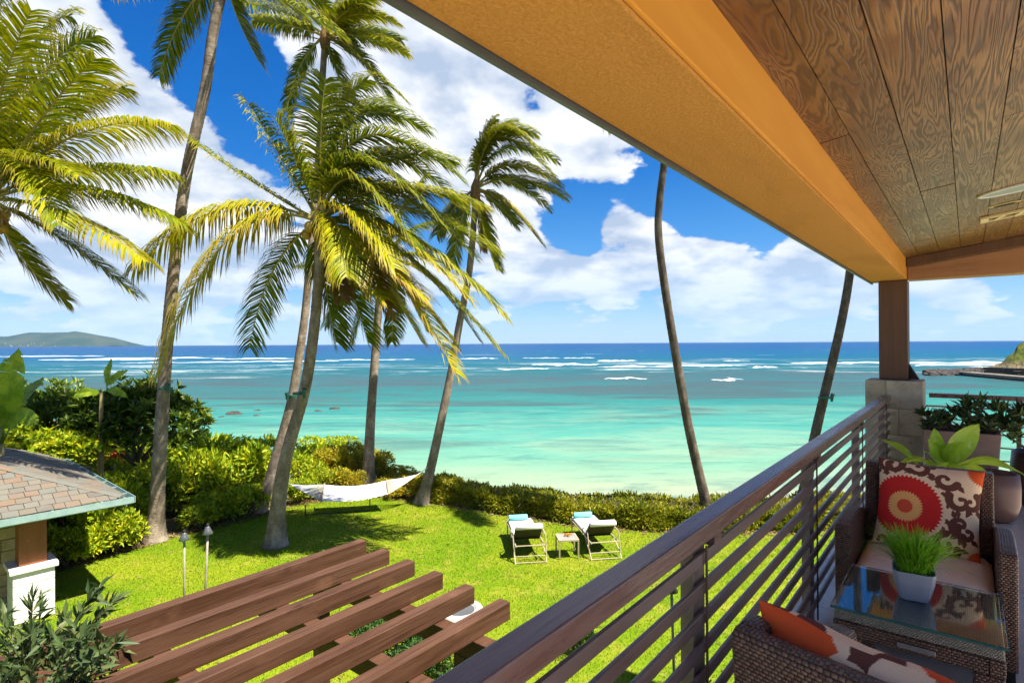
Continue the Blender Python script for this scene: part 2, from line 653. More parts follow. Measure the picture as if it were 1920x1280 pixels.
M_LIME = material('coral limestone', stone_fn((.36, .29, .19), (.52, .44, .31), (.62, .54, .41)))
M_WHITESTONE = material('white limestone', stone_fn((.66, .60, .54), (.74, .70, .64), (.80, .77, .72)))
M_TANSTONE = material('tan wall stone', stone_fn((.36, .25, .14), (.47, .35, .20), (.55, .44, .29)))
M_LAVA = material('lava rock', stone_fn((.035, .03, .028), (.07, .06, .055), (.13, .11, .09)))


def slate_fn(k):
    r = k.rnd()
    co = k.v('ADD', k.coord(), k.xyz(k.m('MULTIPLY', r, 40.0), 0.0, 0.0))
    n = k.noise(co, 7, 5, .6)
    c = k.ramp(r, [(0, (.1156, .102, .085)), (.2, (.1496, .1326, .1088)), (.4, (.1292, .136, .1156)), (.6, (.1496, .1224, .0918)),
                   (.75, (.1496, .1496, .1224)), (.9, (.1836, .1122, .068)), (1, (.1496, .1292, .1054))])
    c = k.mix(k.m('MULTIPLY', k.smooth(n, .4, .7), .55), c, (.1564, .1428, .119))
    return k.pbr(c, .75, k.bump(n, .5, .01), .25)


M_SLATE = material('multicolour slate', slate_fn)


def weave_fn(c1, c2, c3, cell=.011):
    def fn(k):
        geo = k.n('ShaderNodeNewGeometry')
        co = k.coord()
        x, y, z = k.sep(co)
        vt = k.n('ShaderNodeVectorTransform', vector_type='NORMAL', convert_from='WORLD', convert_to='OBJECT')
        k.put(vt.inputs[0], geo.outputs['True Normal'])
        nx, ny, nz = k.sep(vt.outputs[0])
        horizontal = k.m('GREATER_THAN', k.m('ABSOLUTE', nz), .7)
        alongx = k.m('GREATER_THAN', k.m('ABSOLUTE', nx), .7)
        u = k.m('ADD', k.m('MULTIPLY', alongx, y), k.m('MULTIPLY', k.m('SUBTRACT', 1.0, alongx), x))
        w = k.m('ADD', k.m('MULTIPLY', horizontal, y), k.m('MULTIPLY', k.m('SUBTRACT', 1.0, horizontal), z))
        u = k.m('DIVIDE', u, cell * 1.5)
        w = k.m('DIVIDE', w, cell)
        row = k.m('FLOOR', w)
        su = k.m('ADD', u, k.m('MULTIPLY', row, .5))
        hu = k.m('SINE', k.m('MULTIPLY', k.m('FRACT', su), math.pi))
        hw = k.m('SINE', k.m('MULTIPLY', k.m('FRACT', w), math.pi))
        h = k.m('MULTIPLY', k.m('POWER', hu, .55), k.m('POWER', hw, .55))
        wn = k.n('ShaderNodeTexWhiteNoise', noise_dimensions='2D')
        k.put(wn.inputs['Vector'], k.xyz(k.m('FLOOR', su), row, 0.0))
        c = k.mix(k.smooth(h, .1, .75), c1, k.mix(wn.outputs[0], c2, c3))
        return k.pbr(c, .38, k.bump(h, .9, .006), .5)
    return fn


M_WICKER = material('brown wicker', weave_fn((.014, .007, .004), (.12, .058, .032), (.22, .12, .075)))
M_TABLEWEAVE = material('table top weave', weave_fn((.10, .09, .07), (.30, .27, .20), (.42, .38, .29), .007))


def fabric_fn(c1, c2):
    def fn(k):
        co = k.coord()
        n = k.noise(co, 5, 3, .5)
        w = k.noise(co, 500, 2, .5)
        return k.pbr(k.mix(n, c1, c2), .9, k.bump(w, .15, .001), .15)
    return fn


M_SEATPAD = material('beige cushion fabric', fabric_fn((.74, .62, .47), (.80, .70, .56)))
M_WHITEPAD = material('white cushion fabric', fabric_fn((.74, .70, .66), (.80, .78, .75)))


def pillow_fn(k):
    c = k.attr('pat', 'Color')
    co = k.coord()
    n = k.noise(k.scale(co, (1, 1, .15)), 260, 2, .6)
    c = k.mix(k.m('MULTIPLY', k.smooth(n, .45, .75), .28), c, (.85, .70, .55), 'MULTIPLY')
    return k.pbr(c, .92, k.bump(n, .3, .001), .1)


M_PILLOW = material('printed linen', pillow_fn)


def tile_fn(k):
    co = k.v('ADD', k.coord(), k.xyz(k.m('MULTIPLY', k.rnd(), 30.0), 0.0, 0.0))
    n = k.noise(co, 3.5, 7, .62, .6)
    c = k.ramp(n, [(.28, (.42, .34, .27)), (.5, (.58, .50, .42)), (.72, (.68, .62, .54))])
    c = k.mix(k.m('MULTIPLY', k.rnd(), .2), c, (.24, .21, .19))
    return k.pbr(c, k.m('ADD', k.m('MULTIPLY', n, .25), .2), k.bump(n, .1, .003), .5)


M_TILE = material('stone floor tile', tile_fn)
M_BOUNCE_FLOOR = plain('bounce floor stone', (.72, .66, .57), (.64, .58, .49), 3, .8, .2)  # kept pale so its unseen part reflects sun into the balcony
M_GROUT = plain('grout', (.22, .19, .16), None, 30, .9, .2)


def lawn_fn(k):
    g = k.n('ShaderNodeNewGeometry').outputs['Position']
    n = k.noise(g, .45, 4, .6)
    n2 = k.noise(g, 14, 4, .7)
    n3 = k.noise(g, 2.2, 4, .65)
    c = k.mix(k.smooth(n, .35, .68), (.1161, .1935, .0034), (.1892, .2322, .0077))
    c = k.mix(k.m('MULTIPLY', k.smooth(n3, .48, .70), .6), c, (.2666, .2494, .0301))
    c = k.mix(k.m('MULTIPLY', k.smooth(n2, .45, .75), .45), c, (.0473, .1032, .0034))
    return k.pbr(c, .9, k.bump(n2, .6, .03), .1)


M_LAWN = material('lawn grass', lawn_fn)


def blade_fn(k):
    g = k.n('ShaderNodeNewGeometry').outputs['Position']
    n = k.noise(g, .45, 4, .6)
    n3 = k.noise(g, 2.2, 4, .65)
    c = k.mix(k.smooth(n, .35, .68), (.1333, .2193, .0034), (.2193, .2623, .0095))
    c = k.mix(k.m('MULTIPLY', k.smooth(n3, .48, .70), .6), c, (.3096, .2838, .0344))
    c = k.mix(k.m('MULTIPLY', k.attr('rnd'), .45), c, (.0516, .1204, .0034))
    b = k.pbr(c, .7, None, .2)
    tr = k.n('ShaderNodeBsdfTranslucent')
    k.put(tr.inputs[0], c)
    mx = k.n('ShaderNodeMixShader')
    mx.inputs[0].default_value = .35
    k.put(mx.inputs[1], b)
    k.put(mx.inputs[2], tr.outputs[0])
    return mx.outputs[0]


M_GRASS = material('grass blade', blade_fn)
M_SOIL = plain('sandy soil', (.30, .22, .12), (.20, .13, .06), 1.5, .95, .6, 12, bdist=.03)
M_SAND = plain('beach sand', (.55, .47, .35), (.48, .40, .28), .6, .95, .3, 8, bdist=.02)
M_CONC = plain('pale concrete', (.52, .51, .48), (.44, .43, .41), 3, .85, .2)


def water_fn(k):
    g = k.n('ShaderNodeNewGeometry').outputs['Position']
    x, y, z = k.sep(g)
    w1 = k.noise(k.scale(g, (.012, .03, 1)), 1, 5, .6)
    yy = k.m('ADD', y, k.m('MULTIPLY', x, -.05))
    yy = k.m('MULTIPLY', yy, k.m('ADD', k.m('MULTIPLY', w1, .55), .72))
    # depth of the lagoon as a function of the way offshore
    t = k.m('DIVIDE', 24.0, k.m('MAXIMUM', yy, 10.0))
    c = k.ramp(t, [(0.0, (.0008, .030, .122)), (.02, (.0008, .042, .155)), (.07, (.0008, .062, .15)), (.125, (.001, .078, .118)),
                   (.17, (.008, .085, .105)), (.23, (.030, .086, .098)), (.30, (.020, .120, .118)), (.42, (.028, .185, .160)),
                   (.58, (.072, .260, .200)), (.74, (.150, .305, .205)), (.9, (.255, .315, .205)), (1.0, (.30, .31, .225))])
    # reef and sand patches under the surface
    r = k.noise(k.scale(g, (.022, .065, 1)), 1, 7, .66, .8)
    reef = k.m('MULTIPLY', k.smooth(r, .47, .60), k.smooth(t, .88, .45))
    reef = k.m('MULTIPLY', reef, k.smooth(t, .12, .22))
    c = k.mix(k.m('MULTIPLY', reef, .75), c, (.045, .064, .072))
    s = k.noise(k.scale(g, (.06, .14, 1)), 1, 6, .64, .6)
    sand = k.m('MULTIPLY', k.smooth(s, .47, .66), k.smooth(t, .26, .60))
    c = k.mix(k.m('MULTIPLY', sand, .38), c, (.27, .325, .205))
    s2 = k.noise(k.scale(g, (.10, .30, 1)), 1, 6, .66, .5)
    c = k.mix(k.m('MULTIPLY', k.smooth(s2, .5, .66), .42), c, (.010, .115, .125))
    # broken foam over the reef line
    fo = k.noise(k.scale(g, (.030, .16, 1)), 1, 7, .70, .6)
    band = k.m('MULTIPLY', k.smooth(t, .095, .13), k.smooth(t, .215, .165))
    foam = k.m('MULTIPLY', k.smooth(fo, .535, .66), band)
    fo2 = k.noise(k.scale(g, (.02, .12, 1)), 1, 6, .7)
    foam = k.m('MAXIMUM', foam, k.m('MULTIPLY', k.smooth(fo2, .665, .70), k.m('MULTIPLY', k.smooth(t, .03, .05), k.smooth(t, .15, .10))))
    c = k.mix(k.m('MULTIPLY', foam, .9), c, (.55, .58, .60))
    # ripples: relief, plus their shading put into the colour
    b1 = k.noise(k.scale(g, (.35, .9, 1)), 1.0, 7, .70)
    b2 = k.noise(k.scale(g, (.05, .16, 1)), 1.0, 4, .6)
    nrm = k.bump(k.m('ADD', k.m('MULTIPLY', b1, .35), k.m('MULTIPLY', b2, 1.2)), .8, 1.0)
    shade = k.m('MULTIPLY', k.smooth(b1, .46, .70), .34)
    c = k.mix(shade, c, k.mix(.5, c, (.008, .06, .09)))
    dif = k.n('ShaderNodeBsdfDiffuse')
    k.put(dif.inputs[0], c)
    k.put(dif.inputs['Normal'], nrm)
    gl = k.n('ShaderNodeBsdfGlossy')
    gl.inputs['Roughness'].default_value = .18
    k.put(gl.inputs['Normal'], nrm)
    gl.inputs[0].default_value = (.9, .95, 1, 1)
    fr = k.n('ShaderNodeFresnel')
    fr.inputs[0].default_value = 1.33
    k.put(fr.inputs['Normal'], nrm)
    mx = k.n('ShaderNodeMixShader')
    k.put(mx.inputs[0], k.m('MULTIPLY', k.m('MULTIPLY', k.m('MINIMUM', fr.outputs[0], .5), .28), k.m('SUBTRACT', 1.0, foam)))
    k.put(mx.inputs[1], dif.outputs[0])
    k.put(mx.inputs[2], gl.outputs[0])
    return mx.outputs[0]


M_WATER = material('sea water', water_fn)
M_FOAM = plain('sea foam', (.62, .65, .67), (.50, .55, .58), .8, .9, .5, 3, bdist=.2)


def hill_fn(k):
    co = k.coord()
    n = k.noise(co, .004, 6, .6)
    n2 = k.noise(co, .02, 5, .65)
    c = k.mix(k.smooth(n, .4, .62), (.016, .04, .028), (.05, .06, .035))
    c = k.mix(k.m('MULTIPLY', n2, .5), c, (.015, .03, .022))
    return k.pbr(c, .95, None, .1)


M_HILL = material('headland scrub', hill_fn)


# ================================================================== SETTING
# ground: lawn level near the house, falling to the beach and under the sea
EDGE = [on(*p) for p in ((60, 1085), (150, 1058), (230, 1035), (330, 1005), (400, 988), (480, 968), (560, 945), (640, 934), (720, 931),
                         (800, 942), (880, 954), (950, 966), (1030, 977), (1100, 987), (1230, 996), (1360, 1000), (1500, 1000), (1620, 990))]
EX = np.array([p.x for p in EDGE])
EY = np.array([p.y for p in EDGE])
o_ = np.argsort(EX)
EX, EY = EX[o_], EY[o_]


def edge_y(x):
    return np.interp(x, EX, EY)


def shore_y(x):
    return edge_y(x) + np.interp(x, [-60, -22, -12, -5, 40], [40, 22, 9, 2.6, 2.6])


def build_ground():
    xs = np.concatenate([np.linspace(-140, -30, 12), np.linspace(-28, 24, 80), np.linspace(27, 140, 12)])
    ks = np.concatenate([[-60, -40, -20, -8, -3], np.linspace(-1, 12, 30), [16, 24]])
    V = []
    for kq in ks:
        for x in xs:
            s = float(shore_y(x))
            y = s + kq
            t = max(0.0, min(1.0, kq / 5.0))
            z = LAWN - 0.004 + (SEA - 1.6 - LAWN) * (t * t * (3 - 2 * t))
            V.append((x, y, z))
    n = len(xs)
    fs = [(j * n + i, j * n + i + 1, (j + 1) * n + i + 1, (j + 1) * n + i) for j in range(len(ks) - 1) for i in range(n - 1)]
    g = G().add(V, fs)

    def fn(k):
        co = k.coord()
        z = k.sep(co)[2]
        n1 = k.noise(co, 1.2, 5, .6)
        c = k.mix(k.smooth(n1, .3, .7), (.20, .15, .07), (.13, .11, .04))
        c = k.mix(k.smooth(z, LAWN - .25, LAWN - .9), c, (.58, .50, .38))
        return k.pbr(c, .95, k.bump(n1, .5, .05), .1)
    tag(build('ground', g, material('ground soil and sand', fn), smooth=True), kind='structure')
    # the lawn sheet, 4 mm over the ground
    xs2 = np.linspace(-11.6, 14, 60)
    V, fs = [], []
    for x in xs2:
        V += [(x, -14.0, LAWN), (x, float(edge_y(x)), LAWN)]
    fs = [(2 * i, 2 * i + 2, 2 * i + 3, 2 * i + 1) for i in range(len(xs2) - 1)]
    tag(build('lawn', G().add(V, fs), M_LAWN), kind='structure')
    # short blades
    n = 230000
    x = rng.uniform(-11.4, 9.5, n)
    y = 6.2 + (19.2 - 6.2) * rng.random(n) ** .85
    ok = (y < edge_y(x) + rng.normal(0, .06, n)) & (np.abs(x) < y * .95 + .5)
    x, y = x[ok], y[ok]
    n = len(x)
    ang = rng.uniform(0, 2 * math.pi, n)
    hgt = rng.uniform(.018, .045, n)
    w = rng.uniform(.004, .008, n)
    c = np.stack([x, y, np.full(n, LAWN)], 1)
    sx = np.stack([np.cos(ang) * w, np.sin(ang) * w, np.zeros(n)], 1)
    tip = c + np.stack([rng.normal(0, .014, n), rng.normal(0, .014, n), hgt], 1)
    V = np.stack([c - sx, c + sx, tip], 1).reshape(-1, 3)
    me = np_mesh('grass', V, np.arange(3 * n), np.full(n, 3), {'rnd': ('FACE', rng.random(n))})
    tag(link('grass', me, M_GRASS), 'short bright green mown grass covering the lawn', 'grass', kind='stuff')


build_ground()


def build_sea():
    R_ = 14000.0
    ys = [16, 60, 160, 400, 1500, 5000, R_]
    xs = [-R_, -2000, -300, 0, 300, 2000, R_]
    V = [(x, y, SEA) for y in ys for x in xs]
    n = len(xs)
    fs = [(j * n + i, j * n + i + 1, (j + 1) * n + i + 1, (j + 1) * n + i) for j in range(len(ys) - 1) for i in range(n - 1)]
    sea = tag(build('ocean', G().add(V, fs), M_WATER), kind='structure')
    # breakers on the reef: (photo x0, x1, y, height m)
    brk = [(-60, 190, 668, 1.2), (60, 330, 674, 1.0), (180, 430, 671, 1.1), (230, 470, 679, .8), (395, 560, 672, 1.0), (430, 640, 677, .8),
           (610, 780, 674, .8), (860, 935, 672, .8), (980, 1050, 671, .6), (1055, 1115, 671, .6), (1120, 1195, 676, 1.0), (995, 1125, 683, 1.0),
           (930, 1030, 691, .6), (1120, 1260, 687, 1.0), (1250, 1400, 685, .8), (1355, 1400, 676, .6), (1400, 1460, 688, .8), (1480, 1660, 680, 1.0),
           (1640, 1960, 680, 1.2), (1330, 1390, 711, .5), (1130, 1210, 709, .35), (1700, 1960, 684, .8)]
    for i, (x0, x1, y, h) in enumerate(brk):
        r = np.random.default_rng(100 + i)
        Y = (EYE - SEA) * F / (y - hor((x0 + x1) / 2))
        X0, X1 = (x0 - 960) / F * Y, (x1 - 960) / F * Y
        m = 70
        t = np.linspace(0, 1, m)
        env = np.sin(np.pi * t) ** .45
        wob = np.interp(t, np.linspace(0, 1, 12), r.uniform(.05, 1.15, 12)) * np.interp(t, np.linspace(0, 1, 30), r.uniform(.55, 1, 30))
        hh = h * .55 * env * wob
        yc = Y + np.interp(t, np.linspace(0, 1, 7), r.normal(0, 2.2, 7))
        ap = (1.0 + 11 * np.interp(t, np.linspace(0, 1, 22), r.random(22)) ** 1.8) * env * h
        V = []
        for j in range(m):
            X = X0 + (X1 - X0) * t[j]
            V += [(X, yc[j] + 1.6 * hh[j] + .1, SEA - .05), (X, yc[j] + .5 * hh[j], SEA + hh[j] * .8), (X, yc[j], SEA + hh[j]),
                  (X, yc[j] - .5 * hh[j], SEA + hh[j] * .5), (X, yc[j] - .4 * ap[j] - hh[j], SEA + .10 * env[j]), (X, yc[j] - ap[j] - hh[j] - .1, SEA - .03)]
        fs = [(j * 6 + q, j * 6 + q + 1, j * 6 + 7 + q, j * 6 + 6 + q) for j in range(m - 1) for q in range(5)]
        build('breaking_wave', G().add(V, fs), M_FOAM, sea, smooth=True)
    return sea


build_sea()


def rock(g, c, r, seed, flat=.6):
    q = np.random.default_rng(seed)
    n, m_ = 9, 5
    V = [(c[0], c[1], c[2] + r * flat * q.uniform(.8, 1.1))]
    for i in range(1, m_):
        ph = math.pi * .55 * i / (m_ - 1)
        for j in range(n):
            th = 2 * math.pi * j / n + q.normal(0, .12)
            rr = r * q.uniform(.72, 1.15)
            V.append((c[0] + rr * math.sin(ph) * math.cos(th) * 1.25, c[1] + rr * math.sin(ph) * math.sin(th), c[2] + rr * math.cos(ph) * flat))
    fs = [(0, 1 + j, 1 + (j + 1) % n) for j in range(n)]
    for i in range(m_ - 2):
        for j in range(n):
            a, b = 1 + i * n + j, 1 + i * n + (j + 1) % n
            fs.append((a, a + n, b + n, b))
    g.add(V, fs)


for i, (x, y, r) in enumerate(((437, 776, .82), (415, 781, .35), (482, 769, .4), (480, 779, .4), (596, 770, .45), (628, 766, .6), (378, 782, .35), (345, 767, 1.0), (655, 762, .3))):
    p = on(x, y, SEA)
    g = G()
    rock(g, (0, 0, -.1), r, 40 + i, .5)
    o = build('reef_rock', g, M_LAVA, loc=p)
    tag(o, ['largest dark lava rock breaking the shallow water beyond the hedge',
            'small dark rock just left of the largest lava rock in the shallows',
            'low dark rock in the shallows right of the largest lava rock, farther out',
            'low dark rock in the shallows right of the largest lava rock, nearer shore',
            'small rock in the shallows right of the leaning double palm trunks',
            'rock in the shallows between the leaning palms and the pale straight palm trunk',
            'small dark rock in the shallows close right of the dark tree',
            'broad dark rock at the right edge of the dark tree crown',
            'smallest reef rock, just left of the pale straight palm trunk'][i], 'rock', 'reef rocks in the lagoon')


def build_headlands():
    # far headland on the left
    px = [(-420, 640), (-200, 634), (-60, 632), (20, 630), (60, 624), (110, 622.5), (150, 623), (180, 629), (200, 639), (213, 648)]
    Y0 = 6000.0
    X = [(x - 960) / F * Y0 for x, _ in px]
    Hh = [(hor(x) - y) / F * Y0 + 8 for x, y in px]
    xs = np.linspace(X[0], X[-1], 90)
    base = np.interp(xs, X, Hh)
    r = np.random.default_rng(5)
    V = []
    rows = [(-700, 0), (-520, .16), (-360, .42), (-200, .74), (-60, .95), (60, 1), (300, .8), (700, 0)]
    for j, (dy, f) in enumerate(rows):
        gul = np.interp(xs, np.linspace(X[0], X[-1], 40), r.normal(0, .07, 40))
        for i, x in enumerate(xs):
            V.append((x, Y0 + dy * (1 if i < 88 else .4), SEA - 2 + (base[i] + 2) * max(0, f * (1 + gul[i] * (0 if f in (0, 1) else 1)))))
    n = len(xs)
    fs = [(j * n + i, j * n + i + 1, (j + 1) * n + i + 1, (j + 1) * n + i) for j in range(len(rows) - 1) for i in range(n - 1)]
    hill = tag(build('headland', G().add(V, fs), M_HILL, smooth=True), kind='structure')
    # specks of houses along its foot: too small to pick apart
    g = G()
    for i in range(60):
        x = r.uniform(X[1], X[-1] - 120)
        dy = r.uniform(-660, -430)
        z = SEA + np.interp(dy, [-700, -520, -360], [0, .16, .42]) * np.interp(x, X, Hh)
        s = r.uniform(2.5, 5)
        g.box(x, x + s * 2, Y0 + dy, Y0 + dy + s, z - 2, z + s * .8)
    tag(build('house_specks', g, plain('far white walls', (.7, .68, .64)), hill), kind='stuff')

    # rocky point on the right
    pt = tag(build('rocky_point', G().add(*point_hill()), material('point scrub', hill2_fn), smooth=True), kind='structure')
    # dark retaining wall of lava stone and a low jetty
    a, b = on(1848, 706, SEA), on(2060, 716, SEA)
    wl = empty('sea_wall', a, math.atan2(b.y - a.y, b.x - a.x), 'dark lava stone sea wall below the green slope of the rocky point', 'wall')
    L = (b - a).length
    q = np.random.default_rng(9)
    for row in range(4):
        x = -q.random() * .8
        while x < L:
            w = q.uniform(.8, 1.7)
            g = G().box(x, x + w - .06, q.uniform(-.12, .05), .9, row * .55 - .3, row * .55 + .2 + q.uniform(-.03, .02))
            build('stone', g, M_LAVA, wl)
            x += w
    a, b = on(1803, 704, SEA), on(2020, 724, SEA)
    jt = empty('jetty', a, math.atan2(b.y - a.y, b.x - a.x), 'low concrete jetty running out from the rocky point', 'jetty')
    L = (b - a).length
    build('deck', G().box(0, L, -.2, 2.2, .35, .75), plain('weathered jetty', (.20, .17, .13), (.13, .11, .09), 1.2, .9, .3), jt)
    build('base_wall', G().box(.1, L, -.1, 2.1, -.6, .346), M_LAVA, jt)
    g = G()
    for i in range(150):
        t = q.random()
        p = on(1742 + 110 * t + q.normal(0, 5), 699 + 5 * q.random() - 6 * t * q.random(), SEA)
        rock(g, (p.x, p.y, SEA + q.uniform(-.1, .25)), q.uniform(.35, 1.05), 300 + i, .8)
    tag(build('rubble_spit', g, M_LAVA), 'tumbled dark boulders of the low spit beyond the balcony corner', 'rocks', kind='stuff')


def hill2_fn(k):
    co = k.coord()
    n = k.noise(co, .35, 6, .65)
    n2 = k.noise(co, 2.5, 5, .7)
    z = k.sep(co)[2]
    c = k.mix(k.smooth(n, .4, .6), (.03, .06, .010), (.11, .12, .022))
    c = k.mix(k.smooth(k.m('ADD', z, k.m('MULTIPLY', n2, 2.5)), SEA + 4.6, SEA + 3.0), c, k.mix(k.smooth(n2, .4, .6), (.06, .05, .04), (.24, .19, .10)))
    return k.pbr(c, .95, k.bump(n2, .9, .4), .1)


def point_hill():
    px = [(1842, 690), (1860, 686), (1880, 678), (1893, 664), (1905, 650), (1918, 640), (1960, 622), (2060, 600), (2300, 590)]
    Y0 = 122.0
    X = np.array([(x - 960) / F * Y0 for x, _ in px])
    Z = np.array([EYE - (y - hor(x)) / F * Y0 for x, y in px])
    xs = np.linspace(X[0], X[-1], 70)
    zb = np.interp(xs, X, Z)
    r = np.random.default_rng(2)
    rows = [(-7, 0), (-5.2, .32), (-3, .62), (-1, .9), (1, 1), (8, .8), (18, 0)]
    V = []
    for dy, f in rows:
        for i, x in enumerate(xs):
            V.append((x * (Y0 + dy) / Y0, Y0 + dy + r.normal(0, .3), SEA - .6 + (zb[i] - SEA + .6) * f * (1 + (r.normal(0, .05) if 0 < f < 1 else 0))))
    n = len(xs)
    return V, [(j * n + i, j * n + i + 1, (j + 1) * n + i + 1, (j + 1) * n + i) for j in range(len(rows) - 1) for i in range(n - 1)]


build_headlands()


# ================================================================== HOUSE / BALCONY
def bbox(name, s0, s1, d0, d1, z0, z1, m, parent=None, bevel=0.0):
    """a box in balcony coordinates under a parent that carries the balcony rotation"""
    return build(name, G().box(s0, s1, d0, d1, z0, z1), m, parent, bevel=bevel)


def build_floor():
    slab = build('floor', G().box(-4.5, 8.35, -6.5, .86, -.32, -.006), M_BOUNCE_FLOOR, rz=ANG)  # unseen pale stretch beside the tiles added to bounce sun onto the furniture
    tag(slab, kind='structure')
    t = .455
    q = np.random.default_rng(4)
    meshes = []
    for i in range(4):
        g = G().box(.003, t - .003, .003, t - .003, -.005, 0)
        meshes.append(mesh('tile', g))
    i = 0
    for a in range(0, 19):
        for b in range(-4, 2):
            s0, d0 = a * t - .2, b * t - .05
            if d0 + t > .87:
                continue
            o = link('tile', meshes[i % 4], M_TILE, slab, loc=(s0, d0, q.uniform(-.0006, .0006)))
            i += 1
    return slab


build_floor()

house = empty('house', (0, 0, 0), ANG, 'ochre stucco house balcony roof with beams, plank ceiling and corner post', 'house')
BZ, CZ0 = 2.31, 2.535            # underside of the beam, ceiling at the beam's inner face


def ceil_z(D):
    return CZ0 + .14 * (.53 - D)


def build_house():
    # main beam: stucco soffit with a smooth orange inner face
    bm_ = build('beam', G().box(.5, 7.98, .545, .88, BZ, 2.62), M_STUCCO, house, bevel=.006)
    build('inner_face', G().box(.5, 7.93, .53, .5435, BZ + .004, 2.60), M_ORANGE, bm_, bevel=.004)
    build('drip_edge', G().box(.48, 8.05, .884, .90, BZ - .012, 2.66), M_TRIM, house)
    # roof sheet above, shading the balcony; unseen edges cut back to bounce sun in
    g = G().prism([(.95, 2.68), (-2.0, 2.68 + .14 * 2.95), (-2.0, 2.80 + .14 * 2.95), (.95, 2.80)], 0, .46, 8.6)
    build('roof', g, M_SLATE, house)
    # plank ceiling
    c = build('ceiling', G().prism([(.56, ceil_z(.56) + .03), (-1.96, ceil_z(-1.96) + .03), (-1.96, ceil_z(-1.96) + .05), (.56, ceil_z(.56) + .05)], 0, .5, 8.1), M_DARK, house)
    q = np.random.default_rng(21)
    bounds = [.545, .41, .232, .055, -.13, -.305, -.48, -.66, -.84, -1.02, -1.2, -1.4, -1.6, -1.78, -1.95]
    for i in range(len(bounds) - 1):
        d1, d0 = bounds[i] - .002, bounds[i + 1] + .002
        s = -3.0 - q.random() * 1.2
        cuts = [.5]
        x = q.uniform(1.2, 2.6)
        first = True
        fixed = {0: [2.95], 1: [4.9], 2: [4.5], 3: [5.9], 4: [3.4]}
        if i in fixed:
            cuts += fixed[i] + [fixed[i][0] + 1.5 + .2 * i]
        else:
            while x < 7:
                cuts.append(x)
                x += q.uniform(1.6, 2.8)
        cuts = [z for z in cuts if z < 7.5] + [7.9]
        for a, b in zip(cuts[:-1], cuts[1:]):
            dz = q.uniform(-.002, .002)
            vs = [(s_, D_, ceil_z(D_) + h_ + dz) for h_ in (0, .022) for D_ in (d0, d1) for s_ in (a + .0015, b - .0015)]
            # local origin at the plank so that the grain starts anew on each one
            ox, oy = (a + b) / 2, (d0 + d1) / 2
            vs = [(p[0] - ox, p[1] - oy, p[2]) for p in vs]
            g = G().add(vs, [(0, 2, 3, 1), (4, 5, 7, 6), (0, 1, 5, 4), (2, 6, 7, 3), (0, 4, 6, 2), (1, 3, 7, 5)])
            build('plank', g, M_PLANK, c, loc=(ox, oy, 0))
    # cross beam at the far end and the dark rafter board that follows the slope
    build('end_beam', G().box(7.76, 8.02, -1.95, .526, BZ - .003, 2.62), M_ENDBEAM, house, bevel=.006)
    g = G().prism([(.524, ceil_z(.524) - .002), (-1.95, ceil_z(-1.95) - .002), (-1.95, ceil_z(-1.95) - .115), (.524, ceil_z(.524) - .095)], 0, 7.62, 7.757)
    build('rafter_board', g, M_POST, house, bevel=.004)
    # corner post on its stone pedestal
    build('post', G().box(7.74, 8.01, .525, .80, 1.185, BZ - .004), M_POST, house, bevel=.008)
    g = G().prism([(.523, 1.19), (.523, 1.36), (.43, 1.19)], 0, 7.80, 7.94)
    build('post_bracket', g, M_DARK, house)
    ped = build('stone_pedestal', G().box(7.63, 8.10, .42, .89, 0, 1.15), M_GROUT, house)
    q = np.random.default_rng(3)
    z = .001
    for row, h in enumerate((.30, .28, .29, .31)):
        o = .5 + (.12 if row % 2 else -.10)
        top = z + h - .006
        for a, b in ((.39, .39 + .53 * o), (.39 + .53 * o + .002, .92)):
            e = q.uniform(0, .008)
            build('stone_block', G().box(7.60 - e, 8.13 + e, a - (e if a < .4 else 0), b + (e if b > .9 else 0), z, top + .003), M_LIME, ped, bevel=.007, seg=2)
        z += h
    # garden storey and outer edge beam under the floor
    build('edge_beam', G().box(-2.6, 8.4, .60, .88, -.62, -.325), M_STUCCO, house)
    build('lower_wall', G().box(-2.5, 8.2, -3.9, -3.6, LAWN + .01, -.33), M_STUCCO, house)


build_house()


def build_railing():
    r = empty('balcony_railing', (0, 0, 0), ANG, 'dark wood capped balcony railing with long horizontal slats beside the wicker chairs', 'railing')
    D0, D1, zt = .676, .752, EYE - .60
    for a, b in ((-2.2, 3.93), (3.934, 7.58)):
        build('top_rail', G().box(a, b, D0, D1, zt - .062, zt), M_RAIL, r, bevel=.006)
    for i in range(9):
        z = EYE - .713 - .098 * i
        build('slat', G().box(-2.2, 7.585, D0 + .008, D0 + .022, z - .021, z + .021), M_SLAT, r, bevel=.003)
    for s in (.12, 1.87, 3.62, 5.42, 7.2):
        p = build('post', G().box(s - .05, s + .05, D0 + .028, D1 - .002, 0, zt - .064), M_SLAT, r, bevel=.003)
        build('spacer_rod', G().tube([(s - .008, D0 + .0, .04), (s - .008, D0 + .0, zt - .07)], .0045, 8), M_POST, p)
        build('bracket', G().box(s + .09, s + .16, D0 + .008, D1 - .012, zt - .10, zt - .0635), M_RAIL, p)
    # railing across the far end of the balcony
    e = empty('end_railing', bal(8.16, 0), ANG, 'thin dark railing across the far end of the balcony behind the planters', 'railing')
    build('top_rail', G().box(-.035, .035, -4, .355, zt - .05, zt), M_RAIL, e, bevel=.004)
    for i in range(6):
        z = zt - .15 - .14 * i
        build('bar', G().tube([(0, -4, z), (0, .385, z)], .008, 8), M_SLAT, e)
    for D in (-.42, -1.9, -3.4):
        build('post', G().box(-.02, .02, D - .02, D + .02, 0, zt - .052), M_SLAT, e)


build_railing()


